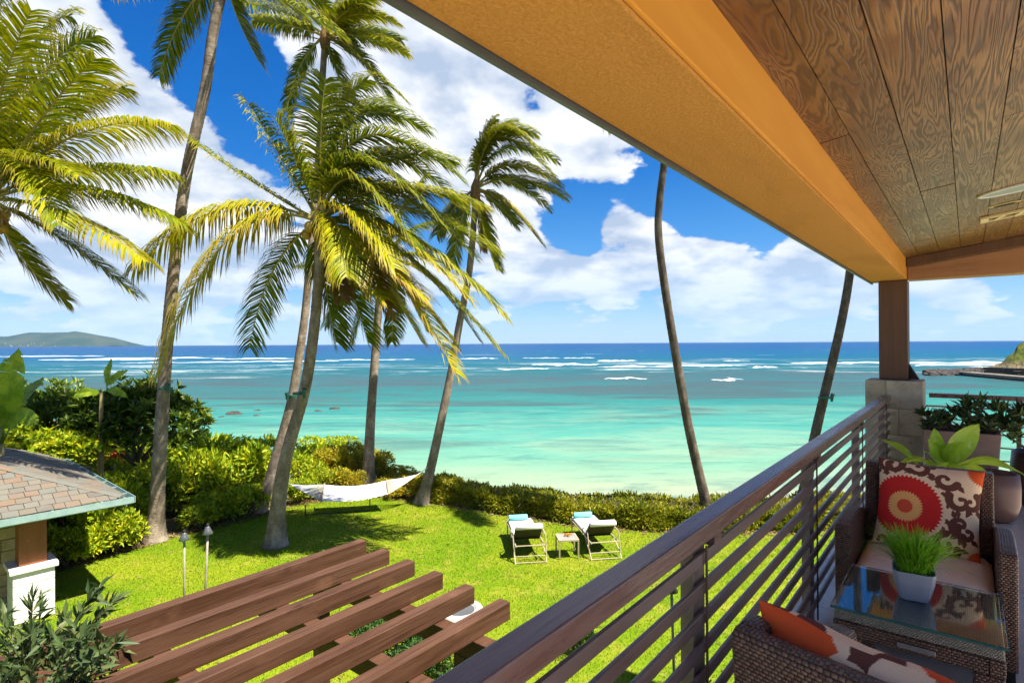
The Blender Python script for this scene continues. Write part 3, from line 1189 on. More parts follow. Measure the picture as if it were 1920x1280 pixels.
# ceiling fittings
def build_fittings():
    def cp(s, D):
        return bal(s, D, ceil_z(D))
    roll = -math.atan(.14)
    sp = empty('ceiling_speaker', cp(5.1, -.30), 0, 'oval grey green ceiling speaker grille with a pale rim', 'speaker')
    sp.rotation_euler = Matrix.Rotation(ANG, 3, 'Z').to_euler()
    sp.rotation_euler = (Matrix.Rotation(ANG, 3, 'Z') @ Matrix.Rotation(roll, 3, 'X')).to_euler()
    n = 40
    mw = plain('pale rim enamel', (.62, .66, .60), None, 3, .5, 0)
    mg = plain('speaker grille', (.30, .36, .31), (.26, .31, .27), 300, .7, .3)
    prof = [(1.0, -.002), (1.0, -.012), (.93, -.016), (.90, -.008)]
    vs = [(math.cos(2 * math.pi * j / n) * r * .105, math.sin(2 * math.pi * j / n) * r * .25, z) for r, z in prof for j in range(n)]
    fs = [(i * n + j, i * n + (j + 1) % n, (i + 1) * n + (j + 1) % n, (i + 1) * n + j) for i in range(3) for j in range(n)]
    build('rim', G().add(vs, fs), mw, sp, smooth=True)
    vs = [(math.cos(2 * math.pi * j / n) * .0945, math.sin(2 * math.pi * j / n) * .225, -.009) for j in range(n)]
    build('grille', G().add(vs, [tuple(range(n))]), mg, sp)
    # slim recessed light just beyond
    dl = empty('slot_light', cp(5.62, -.22), 0, 'slim recessed slot light between ceiling speaker and vent', 'light fitting')
    dl.rotation_euler = sp.rotation_euler
    my = plain('brass trim', (.60, .46, .18), None, 8, .35, 0, metal=.3)
    g = G()
    vs, n = [], 20
    for r in (1, .7):
        vs += [(math.cos(2 * math.pi * j / n) * .05 * r, math.sin(2 * math.pi * j / n) * .10 * r, -.004 if r == 1 else -.008) for j in range(n)]
    build('trim', g.add(vs, [(j, (j + 1) % n, n + (j + 1) % n, n + j) for j in range(n)]), my, dl)
    build('recess', G().add([(p[0], p[1], -.007) for p in vs[n:]], [tuple(range(n))]), M_DARK, dl)
    # cream vent with dark louvre openings
    vt = empty('ceiling_vent', cp(6.1, -.38), 0, 'cream rectangular ceiling vent with dark angled openings near the end beam', 'vent')
    vt.rotation_euler = sp.rotation_euler
    mc = plain('cream enamel', (.70, .58, .30), (.64, .52, .26), 6, .5, .05)
    hx, hy = .095, .30
    for a in ((-hx, hx, -hy, -hy + .03), (-hx, hx, hy - .055, hy), (-hx, -hx + .022, -hy + .031, hy - .056), (hx - .022, hx, -hy + .031, hy - .056)):
        build('frame_bar', G().box(*a, -.022, -.001), mc, vt, bevel=.003)
    build('duct', G().box(-hx + .02, hx - .02, -hy + .03, hy - .055, -.006, -.002), M_DARK, vt)
    for i in range(4):
        y0 = -hy + .05 + i * .125
        g = G().prism([(-hx + .023, y0), (hx - .023, y0 + .05), (hx - .023, y0 + .085), (-hx + .023, y0 + .035)], 2, -.018, -.008)
        build('louvre', g, mc, vt)


build_fittings()


# ------------------------------------------------------------------ wicker chairs
def rbox(g, x0, x1, y0, y1, z0, z1):
    return g.box(x0, x1, y0, y1, z0, z1)


def make_chair(loc, rz, label):
    """local: +x is the way the sitter faces, y across, origin on the floor under the seat's middle"""
    c = empty('wicker_chair', loc, rz, label, 'chair', 'wicker armchairs at the glass table')
    W, Dp = .755, .78
    xb, xf = -.40, .38
    hw = W / 2
    # backrest: panel with raised wings, slightly reclined
    g = G()
    n = 10
    prof = []
    for (zz, off) in ((.10, .10), (.45, .05), (.70, .015), (.84, 0.0), (.862, .012), (.866, .035), (.855, .075), (.70, .10), (.45, .14), (.10, .18)):
        prof.append((xb + off, zz))
    g.prism(prof, 1, -.31, .31)
    build('backrest', g, M_WICKER, c, bevel=.012)
    for sgn in (-1, 1):
        # wing at the side of the back
        g = G()
        y0, y1 = sorted((sgn * .245, sgn * .309))
        g.prism([(xb + .08, .40), (xb + .02, .84), (xb + .05, .872), (xb + .125, .868), (xb + .18, .42)], 1, y0, y1)
        build('back_wing', g, M_WICKER, c, bevel=.012)
        # arm: arched top, flush side panel to the floor
        y0, y1 = sorted((sgn * (hw - .075), sgn * hw))
        g = G()
        top = [(xf - .015, .06), (xf, .60), (xf - .015, .622), (xf - .10, .635), (xf - .26, .642), (xf - .42, .63), (xf - .56, .60), (xb + .08, .56), (xb + .10, .06)]
        g.prism(top, 1, y0, y1)
        build('armrest', g, M_WICKER, c, bevel=.012)
        for xx in (xf - .055, xb + .13):
            g = G().box(xx - .025, xx + .025, sgn * (hw - .0375) - .025, sgn * (hw - .0375) + .025, 0, .058)
            build('foot', g, M_DARK, c)
    build('seat_base', G().box(xb + .2, xf - .02, -hw + .077, hw - .077, .10, .30), M_WICKER, c, bevel=.01)
    # cushion: pillowy slab
    cx0, cx1, cy = xb + .15, xf + .01, hw - .08
    m = 18
    V, fs = [], []
    for side in (1, -1):
        for i in range(m + 1):
            for j in range(m + 1):
                u, v = i / m * 2 - 1, j / m * 2 - 1
                e = (1 - abs(u) ** 6) * (1 - abs(v) ** 6)
                x = (cx0 + cx1) / 2 + u * (cx1 - cx0) / 2
                y = v * cy
                z = .37 + side * (.048 * e ** .35 + (.018 * e if side > 0 else 0)) if e > 0 else .37
                V.append((x, y, z))
    nn = (m + 1) ** 2
    for s in range(2):
        for i in range(m):
            for j in range(m):
                a = s * nn + i * (m + 1) + j
                q = (a, a + m + 1, a + m + 2, a + 1)
                fs.append(q if s == 0 else q[::-1])
    build('seat_cushion', G().add(V, fs), M_SEATPAD, c, smooth=True)
    return c


CH_D = .2
chair_far = make_chair(bal(3.53 + .38, CH_D), ANG + math.pi, 'wicker armchair with beige seat facing the camera beyond the glass table')
chair_near = make_chair(bal(1.853, .102), ANG + RAD(-14), 'wicker armchair in the near foreground, seen from behind its back')


# ------------------------------------------------------------------ printed pillows
def seg_dist(px, py, ax, ay, bx, by):
    vx, vy = bx - ax, by - ay
    t = np.clip(((px - ax) * vx + (py - ay) * vy) / (vx * vx + vy * vy + 1e-9), 0, 1)
    return np.hypot(px - ax - t * vx, py - ay - t * vy)


CREAM, REDC, BROWN, ORNG = (.86, .60, .36), (.62, .03, .025), (.15, .055, .036), (.72, .10, .025)


def suzani(u, v, near=False):
    """flat print: u right, v up, both 0..1"""
    col = np.empty(u.shape + (3,))
    col[:] = CREAM

    def paint(mask, c):
        col[mask] = c

    def scroll(cx, cy, r0, a0, turn, wid):
        """a comma-shaped scroll with leaves"""
        th = np.linspace(0, 1, 26)
        ang = a0 + turn * th * 5.2
        rr = r0 * (1 - .80 * th)
        X, Y = cx + rr * np.cos(ang), cy + rr * np.sin(ang)
        d = np.full(u.shape, 9.)
        for i in range(25):
            w = wid * (1.15 - .75 * th[i])
            d = np.minimum(d, seg_dist(u, v, X[i], Y[i], X[i + 1], Y[i + 1]) - w)
        paint(d < 0, BROWN)
        ex, ey = X[-1], Y[-1]
        for q in range(6):
            al = q * math.pi / 3
            paint(np.hypot(u - ex - .016 * math.cos(al), v - ey - .016 * math.sin(al)) < .011, BROWN)
        for q in (0.0, .16, .32, .48):
            i = int(q * 25)
            al = ang[i] + .5 * turn
            lx, ly = X[i] + .055 * math.cos(al), Y[i] + .055 * math.sin(al)
            ca, sa = math.cos(al), math.sin(al)
            du, dv = (u - lx) * ca + (v - ly) * sa, -(u - lx) * sa + (v - ly) * ca
            paint((np.abs(du) < .05) & (np.abs(dv) < .026 * (1 - np.abs(du) / .052) + .003), BROWN)

    def disc(cx, cy, r, c, teeth, amp):
        rr = np.hypot(u - cx, v - cy)
        an = np.arctan2(v - cy, u - cx)
        saw = np.abs(((an / (2 * math.pi) * teeth) % 1) - .5) * 2
        paint(rr < r + amp * saw - amp / 2, c)

    if not near:
        cx, cy = .30, .47
        for i in range(7):
            al = -1.25 + i * .52
            R = .53
            scroll(cx + R * math.cos(al), cy + R * math.sin(al) * .95, .115, al + (2.4 if i % 2 else -1.2), 1 if i % 2 else -1, .034)
        for (sx_, sy_, a_, t_) in ((.10, .93, 2.0, 1), (.90, .62, 1.0, -1), (.88, .30, 2.6, 1), (.70, .06, .4, -1), (.08, .04, 4.0, 1)):
            scroll(sx_, sy_, .10, a_, t_, .032)
        disc(cx, cy, .385, CREAM, 52, .012)
        disc(cx, cy, .345, REDC, 52, .030)
        disc(cx, cy, .165, (.85, .42, .13), 34, .022)
        disc(cx, cy, .075, (.70, .09, .04), 16, .006)
        disc(1.02, 1.0, .20, CREAM, 40, .02)
        disc(1.02, 1.0, .175, ORNG, 40, .025)
        disc(1.0, .0, .12, ORNG, 30, .025)
    else:
        paint(u > .3, BROWN)
        for i in range(9):
            cx, cy = .40 + .085 * i, .86 - .22 * (i % 3) + .02 * i
            al = .5 + i * 1.1
            th = np.linspace(0, 1, 20)
            ang = al + th * 4.0
            rr = .10 * (1 - .7 * th)
            d = np.full(u.shape, 9.)
            X, Y = cx + rr * np.cos(ang), cy + rr * np.sin(ang)
            for q in range(19):
                d = np.minimum(d, seg_dist(u, v, X[q], Y[q], X[q + 1], Y[q + 1]) - .028 * (1.1 - th[q]))
            paint(d < 0, CREAM)
        for cx, cy in ((.62, .95), (.84, .9), (.72, .55), (.5, .5)):
            du, dv = (u - cx), (v - cy)
            paint((np.abs(du + .3 * dv) / .13) ** 2 + (np.abs(dv) / .07) ** 2 < 1, CREAM)
        disc(.05, .92, .36, CREAM, 34, .02)
        disc(.05, .92, .31, ORNG, 34, .035)
    return col


def make_pillow(name, label, mat4, near=False, size=.50):
    m = 240
    us = np.linspace(0, 1, m + 1)
    U, V_ = np.meshgrid(us, us, indexing='ij')
    x, y = U * 2 - 1, V_ * 2 - 1
    ins = 1 - .07 * (1 - y ** 2) * np.abs(x) ** 3
    ins2 = 1 - .07 * (1 - x ** 2) * np.abs(y) ** 3
    e = np.clip((1 - np.abs(x) ** 3.2) * (1 - np.abs(y) ** 3.2), 0, None)
    h = .085 * e ** .55
    wr = .006 * np.sin(7 * x + 3 * y) * (1 - e)
    verts, cols, faces = [], [], []
    P = suzani(U, V_, near)
    for s in (1, -1):
        verts.append(np.stack([x * ins * size / 2, y * ins2 * size / 2, s * h + wr], -1).reshape(-1, 3))
        cols.append((P if s > 0 else suzani(1 - U, V_, near)).reshape(-1, 3))
    nn = (m + 1) ** 2
    i, j = np.meshgrid(np.arange(m), np.arange(m), indexing='ij')
    a = (i * (m + 1) + j).ravel()
    q = np.stack([a, a + m + 1, a + m + 2, a + 1], 1)
    Fq = np.concatenate([q, q[:, ::-1] + nn])
    me = np_mesh(name, np.concatenate(verts), Fq.ravel(), np.full(len(Fq), 4))
    at_ = me.color_attributes.new('pat', 'FLOAT_COLOR', 'POINT')
    c4 = np.ones((2 * nn, 4), np.float32)
    c4[:, :3] = np.concatenate(cols)
    at_.data.foreach_set('color', c4.ravel())
    o = link(name, me, M_PILLOW, smooth=True)
    o.matrix_world = mat4
    return tag(o, label, 'pillow', 'printed pillows on the wicker chairs')


def pillow_matrix(center, right, up):
    r_ = Vector(right).normalized()
    n_ = r_.cross(Vector(up).normalized()).normalized()
    u_ = n_.cross(r_)
    M = Matrix((r_, u_, n_)).transposed().to_4x4()
    M.translation = center
    return M


# far pillow leans on the back of the far chair; its right, seen by the camera, is -n
make_pillow('throw_pillow', 'square pillow with big red medallion leaning upright on the far wicker chair',
            pillow_matrix(bal(4.03, .19, .665), -NV + Vector((0, 0, -.045)), DV * .30 + Vector((0, 0, 1))))
make_pillow('throw_pillow', 'pillow with orange corner and cream scrolls on the near wicker chair',
            pillow_matrix(bal(1.665, .165, .625), Matrix.Rotation(RAD(-14), 3, 'Z') @ -NV + Vector((0, 0, -.06)), -DV * .34 + Vector((0, 0, 1))), True, .58)


# ------------------------------------------------------------------ glass table and pot
def build_table():
    t = empty('glass_table', bal(3.14, .184), ANG, 'square brown wicker side table with a glass top between the chairs', 'table')
    h = .29
    build('woven_top', G().box(-h + .004, h - .004, -h + .004, h - .004, .40, .446), M_TABLEWEAVE, t, bevel=.006)
    for a in ((-h, h, -h, -h + .05), (-h, h, h - .05, h), (-h, -h + .05, -h + .051, h - .051), (h - .05, h, -h + .051, h - .051)):
        build('apron', G().box(*a, .335, .399), M_WICKER, t, bevel=.006)
    for sx in (-1, 1):
        for sy in (-1, 1):
            x, y = sx * (h - .05), sy * (h - .05)
            build('leg', G().box(x - .048, x + .048, y - .048, y + .048, 0, .334), M_WICKER, t, bevel=.006)

    def glass(k):
        return k.pbr((.80, .93, .91), .03, None, .5, Transmission_Weight=1.0, IOR=1.5)
    g = build('glass_pane', G().box(-h - .006, h + .006, -h - .006, h + .006, .449, .458), material('tempered glass', glass), t, bevel=.0015)
    edge = plain('green glass edge', (.03, .17, .15), None, 4, .2, 0)
    for a in ((-h - .009, h + .009, -h - .009, -h - .0065), (-h - .009, h + .009, h + .0065, h + .009),
              (-h - .009, -h - .0065, -h - .006, h + .006), (h + .0065, h + .009, -h - .006, h + .006)):
        build('glass_edge', G().box(*a, .449, .4575), edge, g)
    build('maker_plate', G().box(-h - .007, -h - .002, -.075, .055, .352, .372), plain('brushed plate', (.42, .40, .37), None, 20, .4, .1, metal=.5), t, bevel=.002)


build_table()


def build_pot():
    """square tapered pot of grass on the table"""
    c = bal(3.16, .20, .459)
    p = empty('grass_pot', c, ANG + RAD(6), 'grey square tapered pot of spiky green grass on the glass table', 'potted plant')
    mp = plain('grey glazed pot', (.36, .37, .42), (.31, .32, .36), 4, .3, .05)
    w0, w1, h = .055, .083, .13
    g = G()
    vs = []
    n = 28
    for (w, z, p_) in ((w0, 0, 5), (w0 * 1.12, .02, 5), (w1 * .93, .08, 5), (w1, h, 6), (w1 - .007, h, 6), (w1 - .010, h - .03, 6)):
        for j in range(n):
            th = 2 * math.pi * j / n + .01
            ct, st = math.cos(th), math.sin(th)
            r = w / ((abs(ct) ** p_ + abs(st) ** p_) ** (1 / p_))
            vs.append((r * ct, r * st, z))
    fs = [(i * n + j, i * n + (j + 1) % n, (i + 1) * n + (j + 1) % n, (i + 1) * n + j) for i in range(5) for j in range(n)]
    fs += [tuple(range(n))[::-1], tuple(range(5 * n, 6 * n))]
    build('pot', g.add(vs, fs), mp, p, smooth=False, bevel=.002)
    nb = 950
    q = np.random.default_rng(8)
    th = q.uniform(0, 2 * np.pi, nb)
    r0 = .06 * np.sqrt(q.random(nb))
    b = np.stack([r0 * np.cos(th), r0 * np.sin(th), np.full(nb, h - .03)], 1)
    lean = (.25 + 1.3 * q.random(nb) ** 1.3) * (.35 + r0 / .06)
    L = q.uniform(.13, .225, nb)
    out = np.stack([np.cos(th + q.normal(0, .35, nb)), np.sin(th + q.normal(0, .35, nb)), np.zeros(nb)], 1)
    V = []
    segs = 5
    w = q.uniform(.0022, .0036, nb)
    sd = np.stack([-out[:, 1], out[:, 0], np.zeros(nb)], 1)
    for s in range(segs + 1):
        t = s / segs
        a = np.minimum(lean * t, 1.9)
        pos = b + out * (L * np.sin(a * .62) * t * 1.05)[:, None]
        pos[:, 2] += L * t * np.cos(a * .55)
        ww = (w * (1 - t ** 2 * .92))[:, None]
        V += [pos - sd * ww, pos + sd * ww]
    V = np.stack(V, 1).reshape(-1, 3)
    fs = []
    i0 = np.arange(nb) * 2 * (segs + 1)
    for s in range(segs):
        fs.append(np.stack([i0 + 2 * s, i0 + 2 * s + 1, i0 + 2 * s + 3, i0 + 2 * s + 2], 1))
    Fq = np.stack(fs, 1).reshape(-1, 4)
    me = np_mesh('grass_blades', V, Fq.ravel(), np.full(len(Fq), 4), {'rnd': ('FACE', np.repeat(q.random(nb), segs))})
    o = link('grass_blades', me, M_BLADE, p)
    o['kind'] = 'stuff'


build_pot()


# ------------------------------------------------------------------ planters
def big_leaf(g, p0, d0, up, L, W, curl=.6, n=10, m=4, wav=.04, fold=.25, mi=0, torn=0.0):
    p = Vector(p0)
    d = Vector(d0).normalized()
    vs = []
    for i in range(n + 1):
        t = i / n
        s = d.cross(Vector(up)).normalized()
        nn = s.cross(d).normalized()
        w = W * (math.sin(math.pi * min(1, t * .97 + .03)) ** .75) * (1 - .15 * t)
        for j in range(-m, m + 1):
            q = j / m
            vs.append(p + s * (q * w / 2) + nn * (abs(q) * w * fold + wav * W * math.sin(t * 9 + q * 3) * abs(q)))
        p = p + d * (L / n)
        d = (d + Vector((0, 0, -1)) * curl / n).normalized()
    c = 2 * m + 1
    if not torn:
        g.add(vs, [(i * c + j, i * c + j + 1, (i + 1) * c + j + 1, (i + 1) * c + j) for i in range(n) for j in range(c - 1)], mi)
        return
    # ragged blade: strips between the veins that hang apart from one another
    rr = random.Random(int(L * 1000 + W * 777 + p.x * 13))
    i = 0
    while i < n:
        k_ = min(n, i + rr.choice((1, 1, 2, 3)))
        for side in (-1, 1):
            drop = Vector((rr.uniform(-.05, .08), 0, -rr.uniform(0, .45))) * W * torn
            reach = 1 - rr.random() * .3 * torn
            row = []
            for a in range(i, k_ + 1):
                for j in range(m + 1):
                    q = j / m * reach
                    mid_ = vs[a * c + m]
                    ed = vs[a * c + m + side * m]
                    row.append(mid_ + (ed - mid_) * q + drop * q * q)
            w_ = m + 1
            fs_ = [(a * w_ + j, a * w_ + j + 1, (a + 1) * w_ + j + 1, (a + 1) * w_ + j) for a in range(k_ - i) for j in range(m)]
            g.add(row, fs_, mi)
        i = k_


def bigleaf_mat(name, c1, c2, c3, trans=.3):
    def fn(k):
        co = k.coord()
        n = k.noise(co, 18, 4, .6)
        n2 = k.noise(co, 5, 3, .6)
        c = k.mix(k.smooth(n2, .35, .65), c1, c2)
        c = k.mix(k.m('MULTIPLY', k.smooth(n, .55, .7), .6), c, c3)
        b = k.pbr(c, .4, k.bump(n, .1, .004), .45)
        tr = k.n('ShaderNodeBsdfTranslucent')
        k.put(tr.inputs[0], c)
        mx = k.n('ShaderNodeMixShader')
        mx.inputs[0].default_value = trans
        k.put(mx.inputs[1], b)
        k.put(mx.inputs[2], tr.outputs[0])
        return mx.outputs[0]
    return material(name, fn)


M_DIEF = bigleaf_mat('variegated leaf', (.26, .46, .03), (.42, .58, .05), (.62, .66, .22), .4)
M_BANANA = bigleaf_mat('banana leaf', (.17, .30, .012), (.34, .46, .02), (.42, .42, .05), .45)
M_POT = plain('brown ceramic', (.17, .09, .068), (.13, .07, .054), 5, .38, .08)
M_POTDARK = plain('dark brown ceramic', (.055, .03, .026), (.04, .024, .02), 5, .35, .08)
M_PLANTER = plain('taupe planter', (.24, .16, .13), (.18, .115, .095), 4, .6, .1)
M_EARTH = plain('potting soil', (.05, .032, .02), None, 40, .95, .8)


def rosettes(name, centers, outs, nl, L, W, mat_, parent, seed, spread=1.0, kind=None):
    q = np.random.default_rng(seed)
    C, Dd, Nn = [], [], []
    for c, o in zip(centers, outs):
        c = np.array(c)
        o = np.array(o) / np.linalg.norm(o)
        a = np.cross(o, [.3, .2, .9])
        a /= np.linalg.norm(a)
        b = np.cross(o, a)
        for i in range(nl):
            th = 2 * np.pi * (i + q.random()) / nl
            f = q.uniform(.35, 1.0) * spread
            d = o + (a * np.cos(th) + b * np.sin(th)) * f * 1.4
            C.append(c + q.normal(0, .01, 3))
            Dd.append(d)
            Nn.append(o + q.normal(0, .25, 3))
    C, Dd, Nn = np.array(C), np.array(Dd), np.array(Nn)
    n = len(C)
    me = leaf_mesh(name, C, Dd, Nn, L * q.uniform(.65, 1.15, n), W * q.uniform(.75, 1.2, n), q.random(n))
    o = link(name, me, mat_, parent)
    if kind:
        o['kind'] = kind
    return o


def build_planters():
    q = np.random.default_rng(31)
    # tall taupe planter against the pedestal, with dark leafy succulents
    p = empty('tall_planter', bal(7.28, .06), ANG, 'tall taupe planter box of dark leafy succulents beside the stone pedestal', 'planter')
    g = G()
    w0, w1, h = .25, .30, .74
    vs = [(sx * w, sy * w, z) for z, w in ((0, w0), (h, w1), (h, w1 - .03), (h - .06, w1 - .035)) for sx, sy in ((-1, -1), (1, -1), (1, 1), (-1, 1))]
    fs = [(i * 4 + j, i * 4 + (j + 1) % 4, (i + 1) * 4 + (j + 1) % 4, (i + 1) * 4 + j) for i in range(3) for j in range(4)] + [(3, 2, 1, 0)]
    build('box', g.add(vs, fs), M_PLANTER, p, bevel=.008)
    build('soil', G().box(-w1 + .04, w1 - .04, -w1 + .04, w1 - .04, h - .10, h - .055), M_EARTH, p)
    C, O = [], []
    stems = G()
    for i in range(54):
        th = q.uniform(0, 2 * math.pi)
        r = .42 * math.sqrt(q.random())
        c = (r * math.cos(th) * .8, r * math.sin(th) * 1.25 - .08, h + .0 + q.uniform(.0, .13) - .25 * max(0, r - .3))
        C.append(c)
        O.append((c[0] * 1.4, c[1] * 1.4, .7))
        if i % 3 == 0:
            stems.tube([(c[0] * .3, c[1] * .3, h - .06), (c[0] * .7, c[1] * .7, (h + c[2]) / 2), c], [.008, .007, .005], 5)
    rosettes('foliage', C, O, 13, .11, .035, M_POTTED, p, 5)
    build('stems', stems, M_BARK, p)
    C, O = [], []
    for (cx, cy, cz) in ((.05, -.40, .90), (-.05, -.26, .97), (.1, -.52, .88), (.0, -.10, .95)):
        for i in range(6):
            C.append((cx + q.normal(0, .05), cy + q.normal(0, .06), cz + q.normal(0, .03)))
            O.append((q.normal(0, .5), q.normal(0, .5), 1))
    rosettes('tall_sprigs', C, O, 12, .13, .03, M_POTTED, p, 6)

    # bright variegated plant behind the far chair
    d = empty('dumb_cane', bal(5.35, .13), ANG, 'potted plant with broad yellow green leaves right behind the far chair', 'potted plant')
    build('pot', G().lathe([(.13, 0), (.17, .1), (.20, .34), (.205, .36), (.185, .36), (.18, .31)], 28), M_POT, d, smooth=True)
    spec = [((.0, .17, .30), (.05, .75, .75), .42, .13, .5), ((0, -.02, .34), (.1, -.42, 1.0), .46, .16, .5), ((0, -.04, .32), (0, -1.0, .42), .52, .17, .9),
            ((0, .04, .33), (-.1, .10, 1.0), .36, .11, .3), ((0, .05, .3), (-.2, .8, .5), .36, .12, 1.3), ((-.05, 0, .3), (-.8, .3, .6), .36, .12, 1.2),
            ((-.05, -.03, .3), (-.8, -.5, .6), .38, .13, 1.2), ((0, -.03, .3), (-.4, -.9, .45), .34, .12, 1.3), ((.05, .02, .3), (.8, .4, .7), .36, .12, 1.0),
            ((.0, .0, .33), (-.35, .3, .9), .34, .11, .8), ((.0, .0, .33), (-.4, -.25, .9), .36, .12, .9)]
    for p0, d0, L, W, cu in spec:
        g = G()
        big_leaf(g, (p0[0], p0[1], p0[2] + .36), d0, (0, 0, 1) if abs(d0[2]) < .9 else (-1, 0, .2), L * .78, W * 1.05, cu, wav=.05)
        g.tube([(p0[0] * .5, p0[1] * .5, .30), (p0[0], p0[1], p0[2] + .36)], [.012, .008], 6)
        build('leaf', g, M_DIEF, d, smooth=True)

    # round pots on the right
    for (s, D, sc, m, lab, hgt, kind) in ((6.75, -.175, .76, M_POT, 'round brown ceramic pot on the floor right of the far chair', .43, 0),
                                    (7.62, -.55, .92, M_POTDARK, 'dark round ceramic pot cut by the right edge of the photo, with trailing sprigs', .52, 1)):
        p = empty('round_pot', bal(s, D), ANG, lab, 'pot', 'round pots at the end of the balcony')
        build('pot', G().lathe([(.15 * sc, 0), (.20 * sc, .03), (.245 * sc, .16), (.25 * sc, hgt * .7), (.235 * sc, hgt), (.215 * sc, hgt), (.212 * sc, hgt - .07)], 36), m, p, smooth=True)
        build('soil', G().lathe([(.21 * sc, hgt - .09), (.21 * sc, hgt - .068)], 24), M_EARTH, p)
        g = G()
        C, O = [], []
        for i in range(5 if kind else 2):
            th = q.uniform(0, 6.28)
            tip = Vector((.18 * math.cos(th), .22 * math.sin(th) + (.16 if kind else 0), hgt + q.uniform(.12, .34) * (1 if kind else .3)))
            g.tube([(0, 0, hgt - .08), tip * .5 + Vector((0, 0, hgt * .45)), tip], [.008, .007, .004], 5)
            for j in range(5):
                C.append(tuple(tip + Vector((q.normal(0, .05), q.normal(0, .06), q.normal(0, .05)))))
                O.append((q.normal(0, .4), q.normal(0, .4), 1))
        build('stems', g, M_BARK, p)
        if kind:
            rosettes('foliage', C, O, 7, .10, .045, M_POTTED, p, 12)


build_planters()


# ================================================================== GARDEN
# ------------------------------------------------------------------ pergola
def build_pergola():
    p = 2.42
    z1 = EYE - p
    pg = empty('pergola', bal(1.5, 4.7, LAWN), ANG, 'brown timber pergola of parallel rafters just below the balcony', 'pergola')
    ox, oy, oz = 1.5, 4.7, LAWN
    w, h = .128, .165
    q = np.random.default_rng(6)
    for i in range(6):
        D = (1.4425 + (2.45 - 1.4425) * i / 5) * p - .06
        s1 = (1.716 + (1.80 - 1.716) * i / 5) * p
        build('rafter', G().box(-2.4 - ox, s1 - ox, D - w / 2 - oy, D + w / 2 - oy, z1 - h - oz, z1 - oz), M_PERG, pg, bevel=.006)
    for s in (3.72, 2.98, 1.9, .2):
        build('cross_beam', G().box(s - .07 - ox, s + .07 - ox, 3.0 - oy, 6.25 - oy, z1 - h - .18 - oz, z1 - h - .003 - oz), M_PERG, pg, bevel=.006)
    for s in (3.72, .2):
        for D in (3.55, 5.8):
            build('post', G().box(s - .068 - ox, s + .068 - ox, D - .068 - oy, D + .068 - oy, 0, z1 - h - .183 - oz), M_PERG, pg, bevel=.006)


build_pergola()


